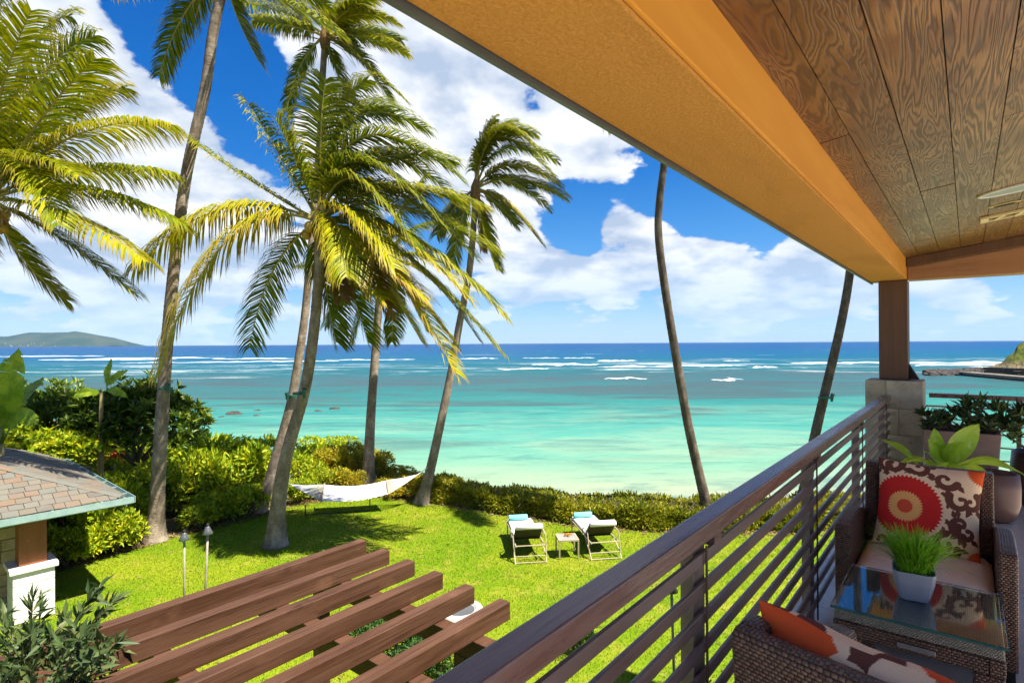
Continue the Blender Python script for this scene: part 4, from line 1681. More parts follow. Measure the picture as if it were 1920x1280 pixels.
# ------------------------------------------------------------------ garden house on the left
def build_garden_house():
    ze = EYE - 3.0
    C = np.array([-7.72, 11.3])
    e1 = np.array([-.75, .66])
    e1 /= np.linalg.norm(e1)
    e2 = np.array([-e1[1], e1[0]])      # to the left rear: check below
    if e2[0] > 0:
        e2 = -e2
    gh = empty('garden_house', (C[0], C[1], LAWN), math.atan2(e1[1], e1[0]), 'low garden house with slate hip roof, green gutter and white stone pier', 'building')
    # local frame: x along e1 (away from C), y = +90 degrees from x
    y2 = np.array([-e1[1], e1[0]])
    sg = 1 if np.dot(y2, e2) > 0 else -1
    W, L = 7.0, 9.0
    z0 = ze - LAWN
    sl = math.tan(RAD(21))
    hgt = W / 2 * sl
    # roof faces as a thin closed hip
    def P(x, y, z):
        return (x, y * sg, z)
    A, B, Cc, Dd = P(0, 0, z0), P(W, 0, z0), P(W, L, z0), P(0, L, z0)
    R1, R2 = P(W / 2, W / 2, z0 + hgt), P(W / 2, L - W / 2, z0 + hgt)
    g = G().add([A, B, Cc, Dd, R1, R2], [(0, 1, 4), (1, 2, 5, 4), (2, 3, 5), (3, 0, 4, 5), (0, 3, 2, 1)])
    rf = build('roof', g, plain('roof underlay', (.10, .08, .06), None, 6, .9, .1), gh)
    # slates laid in courses over the two faces in view
    cl = math.cos(math.atan(sl))
    q = np.random.default_rng(17)
    tiles = []

    def face(org, ex, up_dir, width, depth, lo_cut, hi_cut):
        """org: eave corner, ex along the eave, up_dir horizontal run up the slope"""
        ex, up = Vector(ex), Vector(up_dir)
        run = .175
        nrow = int(depth / run)
        for r_ in range(nrow):
            t0 = r_ * run - .05
            a, b = lo_cut(t0 + run), hi_cut(t0 + run)
            x = a - q.random() * .2
            while x < b:
                w = q.uniform(.15, .27)
                x0, x1 = max(x, a), min(x + w - .008, b)
                if x1 - x0 > .05:
                    th = q.uniform(.010, .018)
                    v = []
                    for dz in (0, th):
                        for (xx, tt, lift) in ((x0, t0 - q.uniform(0, .012), .022), (x1, t0 - q.uniform(0, .012), .022), (x1, t0 + run + .05, .006), (x0, t0 + run + .05, .006)):
                            pnt = Vector(org) + ex * xx + up * tt
                            pnt.z += max(tt, -.06) * sl + lift + dz
                            v.append(pnt)
                    tiles.append((v, (Vector(v[0]) - Vector(P(0, 0, z0))).length))
                x += w
    # face over eave B (C -> E), rising towards +y
    face(P(0, 0, z0), (1, 0, 0), P(0, 1, 0), W, W / 2, lambda t: max(t, 0), lambda t: W - max(t, 0))
    # face over eave A (C -> left foreground), rising towards +x
    face(P(0, 0, z0), P(0, 1, 0), (1, 0, 0), L, W / 2, lambda t: max(t, 0), lambda t: min(L - max(t, 0), 4.5))
    tiles.sort(key=lambda z: z[1])
    fcs = [(0, 3, 2, 1), (4, 5, 6, 7), (0, 1, 5, 4), (1, 2, 6, 5), (2, 3, 7, 6), (3, 0, 4, 7)]
    rest = G()
    for i, (v, d_) in enumerate(tiles):
        if i < 290:
            o0 = v[0]
            build('slate', G().add([p - o0 for p in v], fcs), M_SLATE, rf, loc=o0)
        else:
            rest.add(v, fcs)
    o = build('far_slates', rest, M_SLATE, rf)
    o['kind'] = 'stuff'
    # hip caps
    g = G()
    n = 12
    for i in range(n):
        t0, t1 = i / n * W / 2 * .98 + .02, (i + 1) / n * W / 2 * .98 + .06
        a, b = Vector(P(t0, t0, z0 + t0 * sl + .035)), Vector(P(t1, t1, z0 + t1 * sl + .03))
        sd = Vector(P(1, -1, 0)).normalized() * .11
        dn = Vector((0, 0, -.025))
        c = build('hip_slate', G().add([a - sd + dn, a, a + sd + dn, b - sd + dn, b, b + sd + dn, a - sd + dn * 2, a + sd + dn * 2],
                                       [(0, 1, 4, 3), (1, 2, 5, 4), (0, 6, 7, 2, 1)]), M_SLATE, rf)
    # box gutters
    gw, gd = .15, .12

    def gutter(along, s0, s1):
        gt = empty('gutter', (0, 0, 0))
        gt.parent = gh
        zt = z0 + .01
        if along == 'x':
            bx = lambda a0, a1, o0, o1, b0, b1: G().box(a0, a1, *sorted((o0 * sg, o1 * sg)), b0, b1)
        else:
            bx = lambda a0, a1, o0, o1, b0, b1: G().box(o0, o1, *sorted((a0 * sg, a1 * sg)), b0, b1)
        build('outer_lip', bx(s0, s1, -gw - .012, -gw, zt - gd, zt), M_GUTTER, gt)
        build('channel', bx(s0, s1, -gw + .001, -.02, zt - gd, zt - gd + .012), M_GUTTER, gt)
        build('fascia', bx(s0, s1, -.018, -.004, zt - gd - .05, zt - .03), M_GUTTER, gt)
        k = s0 + .5
        while k < s1:
            build('hanger', bx(k, k + .03, -gw + .001, -.019, zt - .025, zt - .012), M_GUTTER, gt)
            k += .75
    gutter('x', -gw, W)
    gutter('y', -gw + .013, 6.0)
    # pier of white limestone, timber post over it, walls of tan stone
    pc = on(57, 1190)
    Rm = Matrix.Rotation(-math.atan2(e1[1], e1[0]), 3, 'Z')
    lp = Rm @ (Vector((-8.97, 10.6, 0)) - Vector((C[0], C[1], 0)))
    px_, py_ = lp.x, lp.y
    hh = .30
    ped = build('stone_pier', G().box(px_ - hh + .02, px_ + hh - .02, py_ - hh + .02, py_ + hh - .02, 0, .9), M_GROUT, gh)
    z = .01
    for row in range(4):
        h = .225
        cut = px_ - hh + 2 * hh * (.38 if row % 2 else .62)
        for a, b in ((px_ - hh, cut - .003), (cut + .003, px_ + hh)):
            build('stone_block', G().box(a, b, py_ - hh, py_ + hh, z, z + h - .005), M_WHITESTONE, ped, bevel=.01)
        z += h
    build('pier_cap', G().box(px_ - hh - .05, px_ + hh + .05, py_ - hh - .05, py_ + hh + .05, z, z + .09), M_WHITESTONE, gh, bevel=.01)
    build('post', G().box(px_ - .2, px_ + .2, py_ - .2, py_ + .2, z + .092, z0 - .002), M_ORANGEPOST, gh, bevel=.008)
    # tan stone wall set back from the pier
    wall = build('wall', G().box(px_ + .75, W - .8, min(1.2 * sg, (L - 1) * sg), max(1.2 * sg, (L - 1) * sg), 0, z0 - .02), M_GROUT, gh)
    for row in range(9):
        zz = row * .22
        y = 1.19
        while y < 6:
            w = q.uniform(.3, .6)
            y0, y1 = sorted((y * sg, (y + w - .012) * sg))
            build('wall_stone', G().box(px_ + .72 - q.uniform(0, .02), px_ + .76, y0, y1, zz + .004, min(zz + .21, z0 - .03)), M_TANSTONE, wall)
            y += w


build_garden_house()


# ------------------------------------------------------------------ palms
WIND = np.array([1.0, .25, 0.0])


def frond_geo(P0, P1, P2, seed, L=.85, W=.038, n=70, wind=.3, droop=.5, age=.5, torn=0.0, fwd=.40):
    q = np.random.default_rng(seed)
    P0, P1, P2 = (np.array(p, float) for p in (P0, P1, P2))
    t = np.linspace(.14, 1.0, n) + q.normal(0, .003, n)
    t = np.clip(t, 0.1, 1.0)

    def bez(t):
        t = t[:, None]
        return (1 - t) ** 2 * P0 + 2 * t * (1 - t) * P1 + t ** 2 * P2

    def tan(t):
        t = t[:, None]
        return normed(2 * (1 - t) * (P1 - P0) + 2 * t * (P2 - P1))
    B, T = bez(t), tan(t)
    up = np.array([0, 0, 1.0])
    # frond twists with the wind: the blade plane tips over towards the lee
    S = normed(np.cross(T, up) + 1e-4)
    U = np.cross(S, T)
    ln = L * (.42 + .58 * np.sin(np.pi * np.clip(.10 + .78 * t, 0, 1)) ** .8)
    ln = np.where(t > .9, ln * (1 - (t - .9) * 3.5), ln)
    verts, faces, sizes, rnd, tipv = [], [], [], [], []
    base = 0
    for side in (-1, 1):
        keep = q.random(n) > .06 + torn * .5
        m = keep.sum()
        b, tt, s, u = B[keep], T[keep], S[keep] * side, U[keep]
        l = (ln[keep] * q.uniform(.8, 1.1, m))[:, None]
        jit = q.normal(0, .06, (m, 3))
        d0 = normed(s * .85 + tt * (fwd + .42 * t[keep] ** 1.5)[:, None] + u * .30 + jit)
        g_ = np.array([0, 0, -1.0])
        wv = WIND * wind
        d1 = normed(d0 + g_ * droop * .25 + wv * .25)
        d2 = normed(d0 * .80 + g_ * droop * .8 + wv * .6 + q.normal(0, .035, (m, 3)))
        d3 = normed(d0 * .58 + g_ * droop * 1.3 + wv * .8 + q.normal(0, .06, (m, 3)))
        p0 = b
        p1 = p0 + d1 * l * .34
        p2 = p1 + d2 * l * .34
        p3 = p2 + d3 * l * .32

        def wid(d):
            return normed(tt - d * np.sum(tt * d, 1, keepdims=True))
        w = W * q.uniform(.8, 1.15, m)[:, None] * .5
        V = np.stack([p0 - wid(d1) * w * .8, p0 + wid(d1) * w * .8, p1 - wid(d2) * w, p1 + wid(d2) * w,
                      p2 - wid(d3) * w * .7, p2 + wid(d3) * w * .7, p3], 1).reshape(-1, 3)
        i0 = base + np.arange(m) * 7
        quad = np.stack([i0, i0 + 1, i0 + 3, i0 + 2, i0 + 2, i0 + 3, i0 + 5, i0 + 4, i0 + 4, i0 + 5, i0 + 6], 1)
        verts.append(V)
        faces.append(quad.ravel())
        sizes.append(np.tile([4, 4, 3], m))
        rnd.append(np.repeat(q.random(m), 3))
        tipv.append(np.tile([0, 0, .35, .35, .75, .75, 1.0], m))
        base += m * 7
    nleaf = sum(len(s) for s in sizes)
    # rachis
    tr = np.linspace(0, 1, 16)
    pts = bez(tr)
    rad = np.interp(tr, [0, .12, .5, 1], [.055, .032, .018, .005])
    k = 5
    Tt = tan(tr)
    Sx = normed(np.cross(Tt, up) + 1e-4)
    Ux = np.cross(Sx, Tt)
    ring = []
    for j in range(k):
        a = 2 * math.pi * j / k
        ring.append(pts + (Sx * math.cos(a) * 1.3 + Ux * math.sin(a)) * rad[:, None])
    V = np.stack(ring, 1).reshape(-1, 3)
    fs = []
    for i in range(15):
        for j in range(k):
            fs += [base + i * k + j, base + i * k + (j + 1) % k, base + (i + 1) * k + (j + 1) % k, base + (i + 1) * k + j]
    verts.append(V)
    faces.append(np.array(fs))
    nr = 15 * k
    sizes.append(np.full(nr, 4))
    rnd.append(np.full(nr, .5))
    tipv.append(np.zeros(len(V)))
    V = np.concatenate(verts)
    me = np_mesh('frond', V, np.concatenate(faces), np.concatenate(sizes),
                 {'rnd': ('FACE', np.concatenate(rnd)), 'tip': ('POINT', np.concatenate(tipv)),
                  'age': ('FACE', np.full(nleaf + nr, age))})
    me.materials.append(M_FROND)
    me.materials.append(M_RACHIS)
    mi = np.zeros(nleaf + nr, np.int32)
    mi[nleaf:] = 1
    me.polygons.foreach_set('material_index', mi)
    return me


def catmull(pts, n):
    pts = [Vector(p) for p in pts]
    pts = [pts[0] * 2 - pts[1]] + pts + [pts[-1] * 2 - pts[-2]]
    out = []
    segs = len(pts) - 3
    for i in range(n + 1):
        x = i / n * segs
        k = min(int(x), segs - 1)
        t = x - k
        p0, p1, p2, p3 = pts[k:k + 4]
        out.append(0.5 * ((2 * p1) + (p2 - p0) * t + (2 * p0 - 5 * p1 + 4 * p2 - p3) * t * t + (3 * p1 - p0 - 3 * p2 + p3) * t ** 3))
    return out


def palm(label, path, r_base, r_top, fronds, seed, L=.85, coconuts=0, generic=0, gl=3.8):
    """path: trunk points in the world, base first; fronds: (ctrl, tip) or with options, world points"""
    q = np.random.default_rng(seed)
    base = Vector(path[0])
    t = empty('palm_tree', base, 0, label, 'palm tree', 'coconut palms on the lawn')
    length = sum((Vector(a) - Vector(b)).length for a, b in zip(path[:-1], path[1:]))
    n = int(length / .055)
    pts = [p - base for p in catmull(path, n)]
    rad = []
    for i in range(n + 1):
        f = i / n
        h = f * length
        r = r_base + (r_top - r_base) * min(1, f * 1.0) ** .8
        r += r_base * .75 * math.exp(-h / .35) + r_base * .25 * math.exp(-h / 1.2)
        ring = ((h / .11) % 1)
        r *= 1 + .085 * (ring - .5) + q.normal(0, .012)
        rad.append(r)
    pts[0] = pts[0] + Vector((0, 0, -.05))
    build('trunk', G().tube(pts, rad, 14), M_TRUNK_BACKLIT if seed in (7, 8) else M_TRUNK, t, smooth=True)
    crown = Vector(path[-1]) - base
    # fibrous heart of the crown
    g = G()
    g.tube([crown + Vector((0, 0, -.35)), crown + Vector((0, 0, -.1)), crown + Vector((0, 0, .2)), crown + Vector((.05, 0, .55))],
           [r_top * 1.05, r_top * 1.75, r_top * 1.6, r_top * .5], 12)
    heart = build('crown_heart', g, M_FIBRE, t, smooth=True)
    g = G()
    for i in range(14):
        a = q.uniform(0, 6.28)
        d = Vector((math.cos(a), math.sin(a), q.uniform(-.9, .3)))
        p = crown + Vector((math.cos(a), math.sin(a), 0)) * r_top * 1.3
        g.tube([p, p + d * q.uniform(.3, .6), p + d * .7 + Vector((.1, 0, -.35))], [.012, .009, .003], 4)
    build('flower_stalks', g, M_FIBRE, heart)
    for i in range(coconuts):
        a = q.uniform(0, 6.28)
        p = crown + Vector((math.cos(a) * .3, math.sin(a) * .3, q.uniform(-.45, .0)))
        r = q.uniform(.10, .13)
        build('coconut', G().lathe([(r * math.sin(u) + .001, -r * 1.15 * math.cos(u)) for u in np.linspace(0.05, math.pi - .05, 9)], 10), M_COCO, t, smooth=True, loc=p)
    k = 0
    allf = []
    for f in fronds:
        opt = f[2] if len(f) > 2 else {}
        allf.append((Vector(f[0]) - base, Vector(f[1]) - base, opt))
    for i in range(generic):
        a = 2 * math.pi * i / generic * 1.618 + q.normal(0, .2)
        el = q.uniform(-.35, 1.15)
        lf = gl * q.uniform(.85, 1.1)
        d = Vector((math.cos(a) * math.cos(el), math.sin(a) * math.cos(el), math.sin(el)))
        c = crown + d * lf * .5 + Vector((.15, .03, .12)) * lf
        tip = crown + d * lf * .86 + Vector((.28, .06, -.26 - .25 * q.random())) * lf
        allf.append((c, tip, {'age': float(np.clip(.7 - el * .5 + q.normal(0, .1), .05, 1))}))
    for c, tip, opt in allf:
        st = crown + (c - crown).normalized() * r_top * .8 + Vector((0, 0, .12))
        age = opt.get('age', float(q.uniform(.25, .65)))
        me = frond_geo(st, c, tip, seed * 100 + k, L * opt.get('L', 1), age=age, droop=opt.get('droop', .50), wind=opt.get('wind', .28),
                       torn=opt.get('torn', 0), fwd=opt.get('fwd', .40), n=int(opt.get('n', 74) * 1.75))
        link('frond', me, None, t)
        k += 1
    return t


def fl(Y, lst):
    """fronds given as photo pixels: (cx, cy, tx, ty, dY of the tip, options)"""
    out = []
    for f in lst:
        cx, cy, tx, ty, dY = f[:5]
        out.append((at(cx, cy, Y + dY * .45), at(tx, ty, Y + dY), f[5] if len(f) > 5 else {}))
    return out


def build_palms():
    # 1: crown at the left edge of the photo, trunk just outside
    Y = 12.2
    palm('palm at the left edge whose crown with orange coconuts fills the upper left corner',
         [on(-140, 1120), at(-150, 900, 12.4), at(-110, 600, 12.3), at(-25, 385, Y)], .17, .12,
         fl(Y, [(50, 110, 178, 66, .6, {'age': .3}), (90, 190, 180, 110, -.8, {'age': .45}), (60, 30, 130, 30, 1.0, {'age': .3}),
                (110, 175, 235, 165, 1.2, {'age': .55}), (140, 205, 318, 232, -.6, {'age': .65, 'droop': .9, 'fwd': .22, 'wind': .15}), (130, 290, 325, 325, .8, {'age': .4, 'droop': .9, 'fwd': .22, 'wind': .15}),
                (160, 310, 345, 420, 0.2, {'age': .35, 'droop': .9, 'fwd': .22, 'wind': .15}), (120, 370, 275, 490, -.9, {'age': .75, 'droop': .9, 'fwd': .22, 'wind': .15}), (95, 420, 250, 548, .5, {'age': .25}),
                (40, 250, 150, 330, -1.6, {'age': .5}), (50, 220, 110, 420, -1.8, {'age': .45}), (40, 500, 120, 560, 1.2, {'age': .3}),
                (-40, 80, 20, -30, .5, {'age': .3}), (-150, 200, -300, 260, .4), (-160, 330, -330, 430, -.4), (-120, 120, -220, 40, .8),
                (-20, 180, 60, 20, -1.2, {'age': .55}), (-60, 450, -120, 640, .3)]), 1, 1.0, coconuts=9)
    # 2: tall palm, crown above the frame
    Yb = on(288, 1015).y
    palm('tall bent palm left of the hammock, its crown cut by the top of the photo',
         [on(289, 1013), at(297, 880, Yb), at(306, 740, Yb), at(316, 610, Yb), at(331, 470, Yb - .1), at(352, 320, Yb - .2), at(386, 170, Yb - .3), at(402, 60, Yb - .4), at(424, -40, Yb - .5)],
         .165, .115,
         fl(Yb - .5, [(345, -10, 300, 140, .2, {'age': .15}), (440, 30, 488, 115, .3, {'age': .15, 'n': 60}), (500, -25, 640, 60, -.3, {'age': .35}), (470, -110, 640, -90, .8),
                      (330, -90, 200, -20, 1.0), (380, -170, 330, -260, .3), (450, -160, 560, -250, .2), (310, -110, 150, -130, -.5), (500, -60, 620, 10, 1.2, {'age': .3})]), 2, .9)
    # 4: slimmer tall palm behind the leaning one
    Yb = on(487, 957).y
    p4 = [on(484, 958), at(500, 915, Yb), at(518, 850, Yb), at(533, 800, Yb), at(547, 745, Yb), at(557, 690, Yb), at(565, 640, Yb), at(572, 590, Yb), at(578, 530, Yb), at(584, 470, Yb), at(592, 380, Yb), at(603, 240, Yb), at(607, 150, Yb), at(612, 75, Yb)]
    Y = Yb
    palm('tall slim palm behind the big leaning palm, small crown near the photo top',
         p4, .155, .09,
         fl(Y, [(555, 110, 540, 205, .2, {'age': .1, 'n': 55}), (655, 90, 760, 185, -.5, {'age': .35}), (680, 55, 765, 97, .3, {'age': .55}), (670, 70, 735, 190, .8, {'age': .3}),
                (560, 20, 440, 0, .5, {'age': .35}), (555, 45, 480, 35, -.6, {'age': .3}), (590, -40, 540, -90, .3), (640, -40, 710, -60, .6, {'age': .35}), (660, 0, 745, 40, -.8, {'age': .45}),
                (640, 20, 700, -10, -1.0, {'age': .5}), (600, -20, 620, -110, 0, {'age': .4}), (620, 110, 660, 190, -.3, {'age': .3}), (680, 40, 755, 75, 1.0, {'age': .2})]), 4, .74)
    # 3: the big leaning palm in the middle
    Yb = on(516, 1022).y
    Y = Yb - .4
    palm('big leaning palm at left centre with windswept yellow green crown',
         [on(515, 1022), at(519, 960, Yb), at(527, 900, Yb), at(537, 850, Yb), at(551, 800, Yb), at(566, 750, Yb), at(577, 700, Yb - .1), at(586, 640, Yb - .2), at(593, 580, Yb - .2), at(598, 515, Yb - .3), at(600, 425, Y)],
         .172, .115,
         fl(Y, [(410, 325, 252, 505, -.5, {'age': .78, 'droop': 1.15, 'L': 1.2, 'wind': .05, 'fwd': .16}), (415, 345, 298, 690, -.9, {'age': .88, 'droop': 1.05, 'L': 1.35, 'wind': .05, 'fwd': .16}), (450, 330, 320, 235, .3, {'age': .3, 'torn': .55, 'L': .75}),
                (545, 320, 468, 195, .5, {'age': .35, 'torn': .3}), (560, 300, 520, 225, -.3, {'age': .4, 'torn': .5}), (500, 470, 468, 650, .8, {'age': .15, 'n': 60}),
                (600, 190, 690, 150, .2, {'age': .3}), (615, 130, 800, 240, .6, {'age': .12}), (640, 140, 860, 330, -.2, {'age': .18}), (630, 190, 830, 420, -.8, {'age': .2}),
                (600, 230, 612, 150, -.6, {'age': .25, 'torn': .4}), (680, 170, 880, 400, 1.0, {'age': .12}), (650, 230, 790, 480, -1.2, {'age': .35}), (690, 250, 890, 480, .9, {'age': .2}),
                (620, 150, 740, 210, .9, {'age': .1}), (660, 250, 850, 300, .3, {'age': .2}), (700, 310, 905, 385, -.5, {'age': .45}), (720, 330, 930, 470, .6, {'age': .3}),
                (740, 370, 945, 590, -.3, {'age': .5, 'droop': .7, 'fwd': .3, 'wind': .2}), (720, 400, 935, 655, .4, {'age': .45, 'droop': .7, 'fwd': .3, 'wind': .2}), (720, 430, 855, 700, -1.0, {'age': .92, 'droop': .55}), (690, 430, 850, 640, .2, {'age': .7, 'droop': .7, 'fwd': .3, 'wind': .2}),
                (640, 480, 720, 560, -1.2, {'age': .8}), (690, 460, 790, 640, .5, {'age': .88}), (640, 470, 690, 640, .9, {'age': .25}), (600, 500, 630, 640, .6, {'age': .12}),
                (660, 340, 740, 500, -1.6, {'age': .7}), (640, 380, 650, 520, -1.7, {'age': .6}), 
                (720, 380, 880, 560, -1.1, {'age': .75}), (625, 470, 640, 560, -.6, {'age': 1.4, 'L': .6, 'torn': .5}), (680, 440, 730, 590, -.9, {'age': 1.4, 'L': .7, 'torn': .4}), (660, 430, 800, 560, -1.3, {'age': 1.0})]), 3, 1.08, coconuts=4)
    # 5: straight palm by the hammock; crown hidden behind the leaning palm's fronds
    Yb = 19.6
    palm('straight pale palm rising behind the hammock, crown lost behind other fronds',
         [Vector((at(688, 905, Yb).x, Yb, LAWN)), at(694, 790, Yb), at(703, 670, Yb), at(712, 560, Yb), at(722, 500, Yb)], .175, .115,
         fl(Yb, [(800, 440, 935, 570, .3, {'age': .3}), (790, 470, 900, 640, -.3, {'age': .3}), (760, 400, 880, 420, .6, {'age': .2}), (660, 520, 610, 610, .4, {'age': .1}),
                 (700, 400, 650, 330, 1, {'age': .1}), (760, 520, 800, 620, .8, {'age': .3}), (730, 410, 800, 330, .4, {'age': .2}), (690, 520, 660, 640, -.5, {'age': .2}), (740, 540, 735, 640, .4, {'age': .15}),
                 (650, 470, 560, 500, .8, {'age': .2})]), 5, .8)
    # 6: windswept palm, right end of the hammock
    Yb = on(789, 943).y
    palm('windswept palm at the right end of the hammock, fronds streaming right',
         [on(789, 943), at(808, 870, Yb), at(828, 780, Yb), at(847, 690, Yb), at(861, 610, Yb), at(879, 520, Yb), at(888, 440, Yb), at(893, 362, Yb)], .15, .09,
         fl(Yb, [(905, 205, 1005, 250, .2, {'age': .3}), (900, 170, 1040, 330, -.4, {'age': .3}), (930, 230, 1045, 300, .5, {'age': .2}), (950, 270, 1050, 345, -.2, {'age': .5}), (970, 310, 1062, 370, .2, {'age': .4}),
                 (945, 360, 1015, 455, -.3, {'age': .8, 'torn': .3}), (930, 370, 970, 420, .5, {'age': .35}), (900, 240, 960, 230, .6, {'age': .15}), (860, 400, 850, 500, .4, {'age': .3}), (905, 430, 930, 500, -.3, {'age': .35}),
                 (850, 380, 820, 440, .6, {'age': .3}), (940, 300, 1030, 390, .6, {'age': .25}), (915, 190, 1000, 270, -.7, {'age': .4}), (895, 260, 930, 225, 0, {'age': .3}), (900, 400, 905, 470, .2, {'age': 1.4, 'L': .6, 'torn': .5})]), 6, .82)
    # 7, 8: trunks that rise behind the balcony roof
    Yb = 15.9
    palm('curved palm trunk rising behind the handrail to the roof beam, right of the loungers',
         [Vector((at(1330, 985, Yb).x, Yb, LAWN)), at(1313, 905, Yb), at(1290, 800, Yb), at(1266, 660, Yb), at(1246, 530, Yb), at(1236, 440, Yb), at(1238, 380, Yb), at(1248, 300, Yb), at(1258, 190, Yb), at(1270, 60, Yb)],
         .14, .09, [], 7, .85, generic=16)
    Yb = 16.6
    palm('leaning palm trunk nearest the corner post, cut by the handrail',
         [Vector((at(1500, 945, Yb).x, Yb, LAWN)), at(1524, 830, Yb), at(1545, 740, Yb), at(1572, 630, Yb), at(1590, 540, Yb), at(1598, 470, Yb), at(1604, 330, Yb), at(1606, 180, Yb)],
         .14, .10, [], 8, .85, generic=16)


build_palms()


def build_tree_lights():
    for (x, y, Y, lab, side) in ((309, 728, 14.4, 'green spotlight strapped to the tall bent palm trunk', 1), (551, 742, 17.1, 'green spotlight strapped to the slim palm trunk behind', -1),
                                 (561, 737, 13.8, 'small dark spotlight on the right of the big leaning palm trunk', 1), (1544, 745, 16.5, 'small dark spotlight strapped to the leaning palm by the corner post', 1)):
        p = at(x, y, Y)
        t = empty('tree_light', p, 0, lab, 'spotlight', 'spotlights strapped to palm trunks')
        mg = plain('green enamel', (.02, .12, .09), None, 9, .4, .05)
        build('strap', G().lathe([(.155, -.03), (.158, -.03), (.158, .03), (.155, .03)], 18), mg, t)
        s = side * .16
        build('lamp_body', G().tube([(s, -.12, -.10), (s, -.14, .06), (s + .02 * side, -.16, .12)], [.035, .05, .055], 10), mg, t)


build_tree_lights()


# ------------------------------------------------------------------ shrubs, hedge, trees
def bush_mesh(name, seed, n, leaf, wid, lumps=9):
    """unit bush: radius 1, height about 1.2, base at 0; leaves thick towards the surface of several lumps"""
    q = np.random.default_rng(seed)
    cs = [np.array([0, 0, .55])]
    rs = [.62]
    for i in range(lumps):
        a = q.uniform(0, 2 * np.pi)
        r = q.uniform(.30, .66)
        cs.append(np.array([r * np.cos(a), r * np.sin(a), q.uniform(.30, .92)]))
        rs.append(q.uniform(.26, .42))
    idx = q.integers(0, len(cs), n)
    C = np.array(cs)[idx]
    R = np.array(rs)[idx]
    d = normed(q.normal(0, 1, (n, 3)))
    d[:, 2] = np.where(d[:, 2] < -.45, -d[:, 2], d[:, 2])
    p = C + d * (R * q.uniform(.72, 1.06, n))[:, None]
    p[:, 2] = np.maximum(p[:, 2], .03 + .1 * q.random(n))
    gap = np.sin(8.3 * p[:, 0] + seed) * np.sin(7.7 * p[:, 1] + 2 * seed) * np.sin(7.1 * p[:, 2] + seed)
    ok = gap > -.22 - .2 * q.random(n)
    p, d = p[ok], d[ok]
    n = len(p)
    dr = normed(d + np.array([0, 0, .35]) + q.normal(0, .55, (n, 3)))
    nr = normed(d + np.array([0, 0, .6]) + q.normal(0, .35, (n, 3)))
    return leaf_mesh(name, p, dr, nr, leaf * q.uniform(.5, 1.45, n), wid * q.uniform(.7, 1.3, n), q.random(n))


